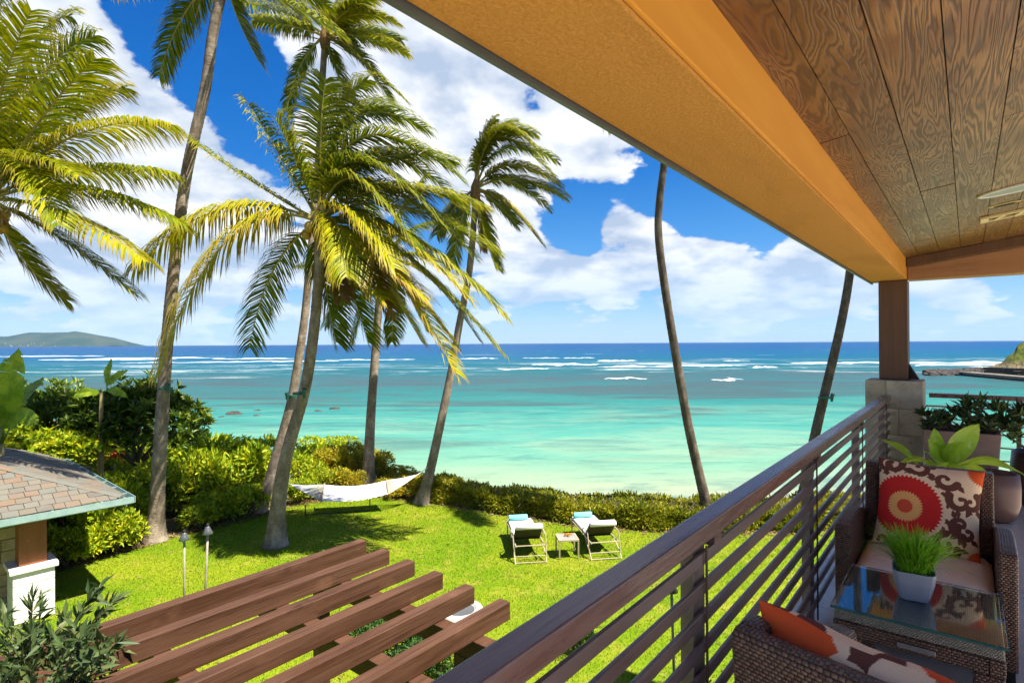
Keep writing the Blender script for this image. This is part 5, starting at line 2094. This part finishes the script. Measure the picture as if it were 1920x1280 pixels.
def build_shrubs():
    q = np.random.default_rng(77)
    VAR = [bush_mesh('foliage', 200 + i, 2300, .17, .075) for i in range(4)]
    VARF = [bush_mesh('foliage', 220 + i, 3400, .11, .05) for i in range(3)]
    twig = G()
    for i in range(12):
        a = q.uniform(0, 6.28)
        r = q.uniform(.2, .6)
        twig.tube([(0, 0, 0), (r * .5 * math.cos(a), r * .5 * math.sin(a), .3), (r * math.cos(a), r * math.sin(a), .75)], [.035, .025, .012], 5)
    TW = mesh('stems', twig)
    TW.materials.append(M_BARK)

    def shrub(x, y, sx, sz, m, label, group, fine=False, sy=None):
        o = empty('shrub', (x, y, LAWN), q.uniform(0, 6.28), label, 'shrub', group)
        vs = VARF if fine else VAR
        base = vs[int(q.integers(len(vs)))]
        key = (base.name, m.name)
        me = CACHE.get(key)
        if me is None:
            me = base.copy()
            me.name = 'foliage'
            me.materials.clear()
            me.materials.append(m)
            CACHE[key] = me
        f = bpy.data.objects.new('foliage', me)
        COL.objects.link(f)
        f.parent = o
        f.scale = (sx, sy or sx, sz)
        s = bpy.data.objects.new('stems', TW)
        COL.objects.link(s)
        s.parent = o
        s.scale = (sx, sy or sx, sz)
        return o
    CACHE = {}

    def top_h(x, y, drop=0):
        """unit-bush height so that its top reaches the bank's outline"""
        yt = float(np.interp(x, [60, 120, 200, 300, 350, 420, 500, 560, 620, 680, 720, 770], [930, 915, 895, 872, 852, 838, 850, 846, 838, 842, 866, 890])) + drop
        Y = on(x, y).y + .4
        yt += q.normal(0, 14)
        return max(.45, (EYE - (yt - hor(x)) / F * Y - LAWN) / 1.27)
    # low front row against the lawn
    for i, x in enumerate(range(92, 790, 33)):
        if 500 < x < 535 or 235 < x < 325 or 455 < x < 500 or 680 < x < 700:
            continue
        y = float(np.interp(x, [60, 150, 230, 330, 400, 480, 560, 640, 720, 800], [1085, 1058, 1035, 1005, 988, 968, 945, 934, 931, 942]))
        p = on(x, y)
        s_ = q.uniform(.55, .8)
        shrub(p.x, p.y + .42, s_, min(q.uniform(.55, .8), top_h(x, y, 30)), M_SHRUB_Y if x > 600 else M_SHRUB, 'low shrub in the front row where the planting meets the lawn', 'front row of low shrubs', x > 540)
    # left bank, from the garden house to the tall bent palm
    left = [(100, 1055, 1.0, 1.0), (135, 1005, 1.15, 1.35), (190, 1020, .9, .95), (225, 985, 1.2, 1.5), (275, 985, 1.0, 1.2), (180, 965, 1.3, 1.6), (250, 948, 1.4, 1.7),
            (120, 960, 1.4, 1.5), (320, 965, 1.1, 1.4), (340, 930, 1.5, 1.7)]
    for x, y, s, h in left:
        p = on(x, y)
        shrub(p.x, p.y + .5, s, top_h(x, y), M_SHRUB, 'leafy green shrub on the bank between the garden house and the tall bent palm', 'shrubs of the left bank')
    mid = [(365, 965, 1.0, 1.2), (400, 950, 1.2, 1.5), (440, 945, 1.1, 1.4), (470, 935, 1.0, 1.25), (420, 905, 1.6, 1.8), (360, 900, 1.6, 1.8), (475, 895, 1.5, 1.7), (395, 870, 1.9, 2.0), (520, 905, 1.3, 1.5)]
    for x, y, s, h in mid:
        p = on(x, y)
        shrub(p.x, p.y + .4, s, top_h(x, y), M_SHRUB, 'leafy green shrub on the bank between the tall bent palm and the big leaning palm', 'shrubs of the middle bank')
    right = [(560, 925, .95, 1.15, 0), (590, 905, 1.2, 1.5, 0), (625, 915, .9, 1.15, 1), (650, 900, 1.2, 1.5, 1), (690, 912, .9, 1.1, 1), (720, 905, 1.0, 1.15, 1), (755, 915, .8, .9, 1), (555, 885, 1.4, 1.6, 0), (610, 880, 1.5, 1.7, 0), (675, 880, 1.3, 1.5, 1)]
    for x, y, s, h, yy in right:
        p = on(x, y)
        shrub(p.x, p.y + .35, s, top_h(x, y), M_SHRUB_Y if yy else M_SHRUB, 'golden orange shrub behind the right half of the hammock' if yy else 'bright green shrub behind the left half of the hammock',
              'golden shrubs behind the hammock' if yy else 'green shrubs behind the hammock', True)
    for x in range(70, 350, 34):
        p = on(x, 885)
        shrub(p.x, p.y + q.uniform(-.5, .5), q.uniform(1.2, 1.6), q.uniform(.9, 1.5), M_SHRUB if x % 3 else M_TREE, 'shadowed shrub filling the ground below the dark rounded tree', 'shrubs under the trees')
    # shrubs at the foot of the house, seen through pergola and railing
    for x, y, s, h, lab in ((1075, 1225, .45, .7, 'small flowering shrub seen through the balcony slats'), (690, 1200, .5, .45, 'dark green clump glimpsed through the pergola between its third and fourth rafters'),
                            (752, 1236, .55, .5, 'dark green clump glimpsed through the pergola beside its fifth rafter'), (822, 1272, .5, .5, 'dark green clump at the pergola rafter nearest the handrail')):
        p = on(x, y)
        shrub(p.x, p.y, s, h, M_COVER, lab, None, True)
    # ground cover under the pergola
    n = 9000
    s = q.uniform(.8, 3.6, n)
    D = q.uniform(3.0, 5.4, n)
    z = LAWN + .30 * q.random(n) ** .7
    c = np.stack([DV.x * s + NV.x * D, DV.y * s + NV.y * D, z], 1)
    me = leaf_mesh('ground_cover', c, q.normal(0, .7, (n, 3)) + [0, 0, .5], q.normal(0, .4, (n, 3)) + [0, 0, 1], q.uniform(.08, .14, n), q.uniform(.04, .07, n), q.random(n))
    tag(link('ground_cover', me, M_COVER), 'low dark green ground cover glimpsed between the pergola rafters', 'ground cover', kind='stuff')

    # clipped hedge along the sea, right half
    n = 46000
    x = q.uniform(-2.9, 11, n)
    u = q.random(n)
    dep = np.interp(x, [-3, 0, 4, 11], [1.1, 1.5, 1.9, 1.9])
    ht = np.interp(x, [-3, -1.5, 1, 4, 11], [.66, .48, .42, .44, .42]) * (1 + .13 * np.sin(x * 2.3) + .07 * np.sin(x * 5.9 + 1) + .05 * np.sin(x * 13))
    side = q.random(n)
    front = side < .5
    dy = np.where(front, .08 + .16 * q.random(n) + .12 * np.sin(x * 3.1), q.uniform(.1, 1, n) * dep)
    z = np.where(front, ht * u ** .85, ht * (1 - .16 * q.random(n)))
    dy = dy + np.where(front, .30 * (z / ht) ** 2, 0)
    y = edge_y(x) + dy
    c = np.stack([x, y, LAWN + z + q.normal(0, .03, n)], 1)
    nd = np.where(front[:, None], np.array([0, -.7, .6]), np.array([0, 0, 1.0]))
    me = leaf_mesh('foliage', c, nd + q.normal(0, .6, (n, 3)), nd + q.normal(0, .4, (n, 3)), q.uniform(.08, .17, n), q.uniform(.03, .06, n), np.clip(q.random(n) * .8 + .25 * np.interp(x, [-3, -1, 2, 6], [1, .8, 0, .1]), 0, 1))
    hd = empty('hedge', (0, 0, 0), 0, 'long low clipped hedge between the lawn and the sea, right of the hammock', 'hedge')
    link('foliage', me, M_HEDGE, hd)
    g = G()
    for i in range(160):
        xx = q.uniform(-2.8, 10.8)
        yy = float(edge_y(xx)) + q.uniform(.25, .9)
        g.tube([(xx, yy, LAWN - .02), (xx + q.normal(0, .12), yy + q.normal(0, .1), LAWN + .3), (xx + q.normal(0, .25), yy + q.normal(0, .2), LAWN + .65)], [.018, .012, .005], 4)
    build('stems', g, M_BARK, hd)

    # dry litter at the foot of the beds
    n = 5200
    x = q.uniform(-10.5, 8, n)
    y = edge_y(x) + q.normal(.12, .2, n)
    y[:420] = q.uniform(8, 17, 420)
    me = leaf_mesh('leaf_litter', np.stack([x, y, np.full(n, LAWN + .02)], 1), q.normal(0, 1, (n, 3)) * [1, 1, .25] + [0, 0, .1], q.normal(0, .3, (n, 3)) + [0, 0, 1], q.uniform(.05, .16, n), q.uniform(.012, .035, n), q.random(n))
    tag(link('leaf_litter', me, leafmat('dry leaf', [(0, (.10, .06, .03)), (.5, (.26, .16, .07)), (1, (.42, .30, .15))], trans=.1)), 'dry brown leaf litter along the edge of the lawn', 'leaf litter', kind='stuff')


build_shrubs()


def rosette_tree(name, label, base, height, crown_c, crown_r, nros, seed, mat_, L=.30, W=.075, cat='tree', trunk_r=.11):
    q = np.random.default_rng(seed)
    t = empty(name, base, 0, label, cat)
    cc = Vector(crown_c) - Vector(base)
    cs, os_ = [], []
    lum = [(cc, 1.0)]
    for i in range(10):
        d = normed(q.normal(0, 1, 3))
        lum.append((cc + Vector((d[0] * crown_r[0] * .62, d[1] * crown_r[1] * .62, abs(d[2]) * crown_r[2] * .6 - crown_r[2] * .15)), q.uniform(.38, .55)))
    g = G()
    fork = cc + Vector((0, 0, -crown_r[2] * .75))
    g.tube([(0, 0, -.05), (.06, .02, fork.z * .5), fork], [trunk_r, trunk_r * .8, trunk_r * .65], 9)
    for c, s in lum[1:]:
        g.tube([fork, (fork + c) / 2 + Vector((q.normal(0, .15), q.normal(0, .15), -.1)), c], [trunk_r * .55, trunk_r * .4, trunk_r * .18], 6)
    build('trunk', g, M_BARK, t, smooth=True)
    for i in range(nros):
        c, s = lum[int(q.integers(len(lum)))]
        d = normed(q.normal(0, 1, 3))
        if d[2] < -.5:
            d[2] *= -.6
        p = np.array(c) + d * np.array(crown_r) * s * q.uniform(.78, 1.04)
        cs.append(p)
        os_.append(d + np.array([0, 0, .55]) + q.normal(0, .2, 3))
    rosettes('crown', cs, os_, 10, L, W, mat_, t, seed + 1)
    return t


def build_trees():
    p = on(250, 905)
    b = Vector((at(265, 880, 17.5).x, 17.5, LAWN))
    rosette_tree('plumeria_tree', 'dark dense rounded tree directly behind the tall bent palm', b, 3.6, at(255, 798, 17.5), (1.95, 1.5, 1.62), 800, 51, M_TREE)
    b = Vector((at(120, 860, 18.5).x, 18.5, LAWN))
    rosette_tree('plumeria_tree', 'lighter spreading tree left of the dark rounded tree, above the slate roof', b, 3.4, at(90, 785, 18.5), (2.1, 1.6, 1.25), 620, 53,
                 leafmat('light tree leaf', [(0, (.02, .06, .005)), (.45, (.08, .15, .008)), (.8, (.2, .28, .015)), (1, (.34, .36, .03))], rough=.4, spec=.45))
    b = Vector((at(30, 870, 15.2).x, 15.2, LAWN))
    rosette_tree('plumeria_tree', 'low bright green leafy tree behind the slate roof at the left', b, 2.0, at(60, 852, 15.8), (2.3, 1.0, .75), 420, 55, M_SHRUB, .22, .08)
    # slender plant with a few ragged broad leaves rising over the dark tree
    Y = 16.0
    b = Vector((at(186, 900, Y).x, Y, LAWN))
    t = empty('banana_plant', b, 0, 'slender banana plant whose ragged leaf pokes above the dark tree', 'plant')
    build('stem', G().tube([(0, 0, -.05), (.02, 0, 1.2), at(190, 735, Y) - b], [.10, .085, .04], 10), plain('green brown stem', (.26, .26, .08), (.30, .17, .07), 5, .6, .2, stretch=(1, 1, .3)), t, smooth=True)
    for (px, py, dx, dz, L, W, cu) in ((200, 725, .22, 1.0, .85, .26, .4), (205, 720, .6, .65, .75, .24, .6), (200, 730, .9, .1, .7, .26, .9), (185, 735, -.8, .2, .7, .28, .9)):
        g = G()
        big_leaf(g, at(px, py, Y) - b, (dx, -.15, dz), (0, -1, .3), L, W, cu, n=22, wav=.10, fold=.12, torn=.35)
        build('leaf', g, M_BANANA, t, smooth=True)
    # big banana leaves at the left edge
    Y = 12.6
    b = Vector((at(-20, 900, Y).x, Y + .2, LAWN))
    t = empty('banana_plant', b, 0, 'big banana plant with broad torn leaves at the left edge of the photo', 'plant')
    build('stem', G().tube([(0, 0, -.05), (.0, 0, 1.2), at(2, 800, Y) - b], [.13, .11, .05], 10), plain('green brown stem', (.26, .26, .08)), t, smooth=True)
    for (px, py, dx, dy, dz, L, W, cu, upv) in ((8, 790, .20, -.1, 1.0, 1.75, .72, .95, (.4, -1, .3)), (-10, 800, -.35, -.3, 1.0, 1.5, .62, .9, (-.3, -1, .2)), (0, 800, .02, -.35, .9, 1.1, .55, 1.2, (0, -1, .3)),
                                              (20, 800, .55, -.2, .6, 1.0, .45, 1.5, (.2, -1, .5)), (0, 810, -.9, 0, .7, 1.5, .6, 1.2, (0, -.6, 1)), (5, 805, .05, .5, 1.0, 1.5, .6, .9, (0, -1, .6))):
        g = G()
        p0 = at(px, py, Y) - b
        big_leaf(g, p0, (dx, dy, dz), upv, L, W, cu, n=26, m=5, wav=.09, fold=.10, torn=.25)
        g.tube([at(2, 830, Y) - b, p0], [.03, .02], 6)
        build('leaf', g, M_BANANA, t, smooth=True)
    # red flowering plant at the foot of the dark tree
    q = np.random.default_rng(3)
    b = on(203, 905)
    b.y += .6
    t = empty('red_plant', b, 0, 'small red leaved plant below the dark tree, beside the slate roof corner', 'plant')
    C = [(q.normal(0, .2), q.normal(0, .2), .62 + q.uniform(0, .4)) for i in range(16)]
    rosettes('leaves', C, [(c[0], c[1], .5) for c in C], 8, .2, .07, M_RED, t, 9)
    g = G()
    for c in C[:6]:
        g.tube([(0, 0, 0), c], [.012, .006], 4)
    build('stems', g, M_BARK, t)
    # foreground shrub with narrow leaves, lower left
    Y = 4.6
    b = Vector((at(40, 1280, Y).x, Y, LAWN))
    t = empty('foreground_shrub', b, 0, 'grey green narrow leaved shrub in the lower left corner', 'shrub')
    g = G()
    tips = [(185, 1100, 0), (205, 1130, .1), (150, 1150, -.1), (120, 1160, .2), (60, 1125, -.1), (75, 1140, .1), (20, 1180, .2), (95, 1190, -.2), (165, 1190, .1), (30, 1215, -.3), (130, 1215, .2), (190, 1240, -.1),
            (70, 1235, .3), (10, 1250, 0), (110, 1250, -.3), (160, 1262, .2), (215, 1270, .0), (45, 1270, .2), (90, 1275, -.2), (-20, 1200, .2), (-40, 1260, 0), (140, 1180, -.25), (0, 1140, .3)] + [(q.uniform(-60, 235), q.uniform(1185, 1330), q.uniform(-1.3, .2)) for _ in range(46)]
    C, Dd = [], []
    for (x, y, dy) in tips:
        tip = at(x, y, Y + dy) - b
        mid = at(x * .55 + 22, y + 90, Y + dy * .5) - b
        root = at(45, 1400, Y) - b
        pts = catmull([Vector((0, 0, 0)) if x % 2 else root - Vector((0, 0, .3)), root, mid, tip], 22)
        g.tube(pts, [.012 - .009 * i / 22 for i in range(23)], 5)
        for i in range(9, 23):
            for k_ in range(3 if i < 20 else 5):
                C.append(np.array(pts[i]))
                tg = np.array(pts[min(i + 1, 22)] - pts[i - 1])
                tg /= np.linalg.norm(tg)
                Dd.append(tg * .9 + q.normal(0, .55, 3))
    C, Dd = np.array(C), np.array(Dd)
    n = len(C)
    me = leaf_mesh('foliage', C, Dd, q.normal(0, .5, (n, 3)) + [0, -.6, .8], q.uniform(.08, .18, n), q.uniform(.02, .048, n), q.random(n), .15)
    link('foliage', me, M_OLIVE, t)
    build('stems', g, plain('grey twig', (.22, .19, .13), None, 12, .8, .2), t)


build_trees()


# ------------------------------------------------------------------ lounge chairs, towels, side table
M_FRAME = plain('pale bronze frame', (.50, .42, .26), (.42, .35, .22), 9, .45, .05, metal=.2)
M_SLING = plain('dark sling', (.055, .045, .022), (.04, .032, .018), 60, .8, .1)
M_TOWEL = material('turquoise towel', fabric_fn((.06, .48, .52), (.30, .66, .68)))


def make_lounger(loc, rz, label):
    """local: +y towards the feet, x across, back end near the origin"""
    t = empty('sun_lounger', loc, rz, label, 'sun lounger', 'sun loungers on the lawn')
    w, L, hs = .33, 1.85, .36
    for s in (-1, 1):
        build('side_rail', G().tube([(s * w, -.02, hs), (s * w, L, hs)], .018, 8), M_FRAME, t)
        build('leg', G().tube([(s * w, L - .12, hs), (s * w, L - .12, 0)], .016, 8), M_FRAME, t)
        build('leg', G().tube([(s * w, .50, hs), (s * (w + .03), .05, .16), (s * (w + .03), -.12, 0)], .016, 8), M_FRAME, t)
        build('arm', G().tube([(s * (w + .04), .62, hs), (s * (w + .05), .50, hs + .22), (s * (w + .05), .14, hs + .20), (s * (w + .04), -.02, .10)], .014, 8), M_FRAME, t)
    build('stretcher', G().tube([(-w - .03, -.10, .02), (w + .03, -.10, .02)], .013, 8), M_FRAME, t)
    build('stretcher', G().tube([(-w - .03, .0, .13), (w + .03, .0, .13)], .012, 8), M_FRAME, t)
    build('stretcher', G().tube([(-w, .02, hs), (w, .02, hs)], .014, 8), M_FRAME, t)
    build('stretcher', G().tube([(-w, L - .02, hs), (w, L - .02, hs)], .014, 8), M_FRAME, t)
    # reclined back: dark sling behind, cushion in front that rolls over the top
    b0, b1 = Vector((0, .56, hs + .01)), Vector((0, .14, hs + .40))
    u = (b1 - b0).normalized()
    nr = Vector((0, -u.z, u.y))
    if nr.y > 0:
        nr = -nr
    def slab(a, b, th0, th1, ww):
        vs = []
        for p in (a, b):
            for th in (th0, th1):
                for x in (-ww, ww):
                    vs.append(p + nr * th + Vector((x, 0, 0)))
        return G().add(vs, [(0, 1, 3, 2), (4, 6, 7, 5), (0, 4, 5, 1), (2, 3, 7, 6), (0, 2, 6, 4), (1, 5, 7, 3)])
    build('back_sling', slab(b0, b1 - u * .05, .0, .012, w - .01), M_SLING, t)
    build('back_cushion', slab(b0 + u * .03, b1 + u * .03, -.075, -.004, w - .02), M_WHITEPAD, t, bevel=.028, seg=3)
    build('head_roll', G().tube([(-w + .02, b1.y - .01, b1.z - .01), (w - .02, b1.y - .01, b1.z - .01)], .055, 12), M_WHITEPAD, t, smooth=True)
    build('seat_sling', G().box(-w + .02, w - .02, .5, L - .03, hs - .012, hs + .004), M_SLING, t)
    build('seat_cushion', G().box(-w + .02, w - .02, .53, L - .02, hs + .006, hs + .08), M_WHITEPAD, t, bevel=.028, seg=3)
    return t


def rolled_towel(loc, rz, label):
    t = empty('rolled_towel', loc, rz, label, 'towel', 'rolled towels on the loungers')
    r = .075
    g = G()
    th = np.linspace(0, 5 * math.pi, 70)
    rr = .018 + (r - .018) * th / th[-1]
    vs = []
    for x in (-.24, .24):
        for a, q_ in zip(th, rr):
            vs.append((x, q_ * math.cos(a), r + q_ * math.sin(a)))
    n = len(th)
    build('roll', g.add(vs, [(i, i + 1, n + i + 1, n + i) for i in range(n - 1)]), M_TOWEL, t, smooth=True)
    build('core', G().tube([(-.235, 0, r), (.235, 0, r)], r * .9, 14), M_TOWEL, t, smooth=True)


def build_loungers():
    for (bx, by, rz, lab, tl) in ((992, 1052, RAD(7), 'left sun lounger with white cushions on the lawn', 'turquoise rolled towel on the foot of the left sun lounger'),
                                  (1132, 1045, RAD(9), 'right sun lounger with white cushions on the lawn, nearer the handrail', 'turquoise rolled towel on the foot of the right sun lounger')):
        p = on(bx, by)
        make_lounger(p, rz, lab)
        f = p + Vector((-math.sin(rz), math.cos(rz), 0)) * 1.66 + Vector((-.06, 0, .441))
        rolled_towel(f, rz + RAD(2), tl)
    p = on(1061, 1040)
    t = empty('side_table', p, RAD(6), 'small square metal side table standing between the two sun loungers', 'side table')
    h, z = .24, .44
    for a in ((-h, h, -h, -h + .035), (-h, h, h - .035, h), (-h, -h + .035, -h + .036, h - .036), (h - .035, h, -h + .036, h - .036)):
        build('frame_bar', G().box(*a, z - .035, z), M_FRAME, t)
    build('top_panel', G().box(-h + .036, h - .036, -h + .036, h - .036, z - .02, z - .006), plain('grey glass top', (.22, .22, .21), (.30, .28, .25), 8, .25, 0), t)
    for sx in (-1, 1):
        for sy in (-1, 1):
            build('leg', G().box(sx * (h - .018) - .016, sx * (h - .018) + .016, sy * (h - .018) - .016, sy * (h - .018) + .016, 0, z - .036), M_FRAME, t)
    q = np.random.default_rng(1)
    d = empty('dried_flowers', p + Vector((.02, .06, z - .005)), 0, 'little orange flowers lying on the small lawn table', 'flowers')
    C = [(q.normal(0, .07), q.normal(0, .05), .015) for i in range(12)]
    rosettes('petals', C, [(0, 0, 1)] * 12, 6, .05, .03, leafmat('orange petal', [(0, (.5, .25, .02)), (1, (.7, .45, .05))], dark=(.5, .2, .02)), d, 4)


build_loungers()


# ------------------------------------------------------------------ hammock with its stand
def build_hammock():
    # corner pixels of the photo placed between the two trunks
    Yl, Yr = 16.9, 17.6
    L0, R0 = at(545, 908, Yl), at(782, 889, Yr)
    lt, lb = at(607, 908, Yl + .35), at(601, 938, Yl - .35)
    rt, rb = at(724, 900, Yr - .05), at(727, 925, Yr - .65)
    base = Vector(((L0.x + R0.x) / 2, 17.2, LAWN))
    h = empty('hammock', base, 0, 'white rope hammock with spreader bars slung between palms', 'hammock')
    mw = plain('white rope', (.78, .76, .74), (.68, .66, .64), 60, .9, .3)
    mwood = plain('spreader wood', (.42, .30, .18), None, 12, .6, .1)
    # net bed: woven cords with gaps too fine to see, modelled as a sagging sheet with cord relief
    m, n = 40, 14
    vs = []
    for i in range(m + 1):
        t = i / m
        for j in range(n + 1):
            s = j / n
            p = (lt * (1 - t) + rt * t) * (1 - s) + (lb * (1 - t) + rb * t) * s
            sag = .10 * math.sin(math.pi * t) + .05 * math.sin(math.pi * s) + .012 * math.sin(i * 1.7) * math.sin(j * 2.1)
            vs.append(p - base - Vector((0, 0, sag)))
    fs = [(i * (n + 1) + j, i * (n + 1) + j + 1, (i + 1) * (n + 1) + j + 1, (i + 1) * (n + 1) + j) for i in range(m) for j in range(n)]
    build('net', G().add(vs, fs), mw, h, smooth=True)
    build('spreader_bar', G().tube([lt - base + (lt - lb) * .06, lb - base - (lt - lb) * .06], .022, 8), mwood, h)
    build('spreader_bar', G().tube([rt - base + (rt - rb) * .06, rb - base - (rt - rb) * .06], .022, 8), mwood, h)
    for (apex, a, b) in ((L0, lt, lb), (R0, rt, rb)):
        g = G()
        for i in range(15):
            s = i / 14
            p = a * (1 - s) + b * s
            g.tube([apex - base, (apex + p) / 2 - base - Vector((0, 0, .02)), p - base], .0085, 4)
        build('rope_fan', g, mw, h)
    tl = at(520, 900, 16.4)
    tr = at(806, 872, 17.8)
    build('tie_rope', G().tube([L0 - base, tl - base], .014, 6), mw, h)
    build('tie_rope', G().tube([R0 - base, tr - base], .014, 6), mw, h)
    # slim dark stand under the net
    md = plain('dark stand metal', (.03, .035, .03), None, 9, .5, 0)
    s = empty('hammock_stand', on(632, 962), 0, 'thin dark metal frame standing on the grass below the hammock', 'stand')
    b0 = on(632, 962)
    for x, y0, y1 in ((571, 966, 946), (692, 958, 932)):
        p = on(x, y0)
        top = at(x, y1, p.y)
        build('leg', G().tube([p - b0, top - b0], .018, 6), md, s)
    p0, p1 = on(571, 965), on(692, 957)
    build('foot_bar', G().tube([p0 - b0 + Vector((0, 0, .02)), p1 - b0 + Vector((0, 0, .02))], .014, 6), md, s)


build_hammock()


# ------------------------------------------------------------------ garden torches and the round pad
def build_torches():
    for (x, y, top, Y, tilt, lab) in ((344, 1012, 1003, 10.3, .00, 'left of the two garden torches behind the pergola'), (388, 1000, 992, 10.5, .02, 'right of the two garden torches behind the pergola, slightly tilted'),
                                     (1256, 1108, 1085, 8.1, -.01, 'lone garden torch seen through the balcony slats')):
        hp = at(x, y, Y)
        b = Vector((hp.x - tilt * 3.5, Y, LAWN))
        t = empty('garden_torch', b, 0, lab, 'torch', 'garden torches')
        v = hp - b
        mp = plain('torch pole', (.36, .31, .24), (.23, .21, .175), 10, .5, .1)
        mh = plain('pewter torch head', (.17, .18, .18), (.12, .13, .13), 10, .35, .1, metal=.5)
        build('pole', G().tube([(0, 0, -.05), v + Vector((0, 0, -.03))], .02, 10), mp, t, smooth=True)
        o = build('head', G().lathe([(.085, 0), (.092, .012), (.06, .07), (.036, .135), (.03, .145)], 18), mh, t, smooth=True, loc=v)
        build('snuffer', G().lathe([(.014, .146), (.034, .147), (.03, .175), (.008, .20)], 12), M_DARK, o, smooth=True)
    p = on(860, 1150)
    pd = empty('stone_pad', p, 0, 'round pale concrete pad on the lawn below the pergola ends', 'paving')
    build('pad', G().lathe([(.42, -.02), (.44, .06), (.42, .10), (.30, .11), (.28, .085)], 32), M_CONC, pd, smooth=False)
    build('basin', G().lathe([(.27, .08), (.27, .088)], 24), M_TRIM, pd)


build_torches()


# ------------------------------------------------------------------ sea air
def haze_fn(k):
    v = k.n('ShaderNodeVolumePrincipled')
    v.inputs['Color'].default_value = (.40, .68, 1.0, 1)
    v.inputs['Density'].default_value = 3.2e-5
    v.inputs['Anisotropy'].default_value = 0.0
    o = k.n('ShaderNodeOutputMaterial')
    k.t.links.new(v.outputs[0], o.inputs['Volume'])
    return None


hz_ = build('haze', G().box(-14300, 14300, -300, 14300, SEA - 3.0, 270), material('sea haze', haze_fn))
tag(hz_, 'thin pale sea haze over the whole bay', 'haze', kind='stuff')
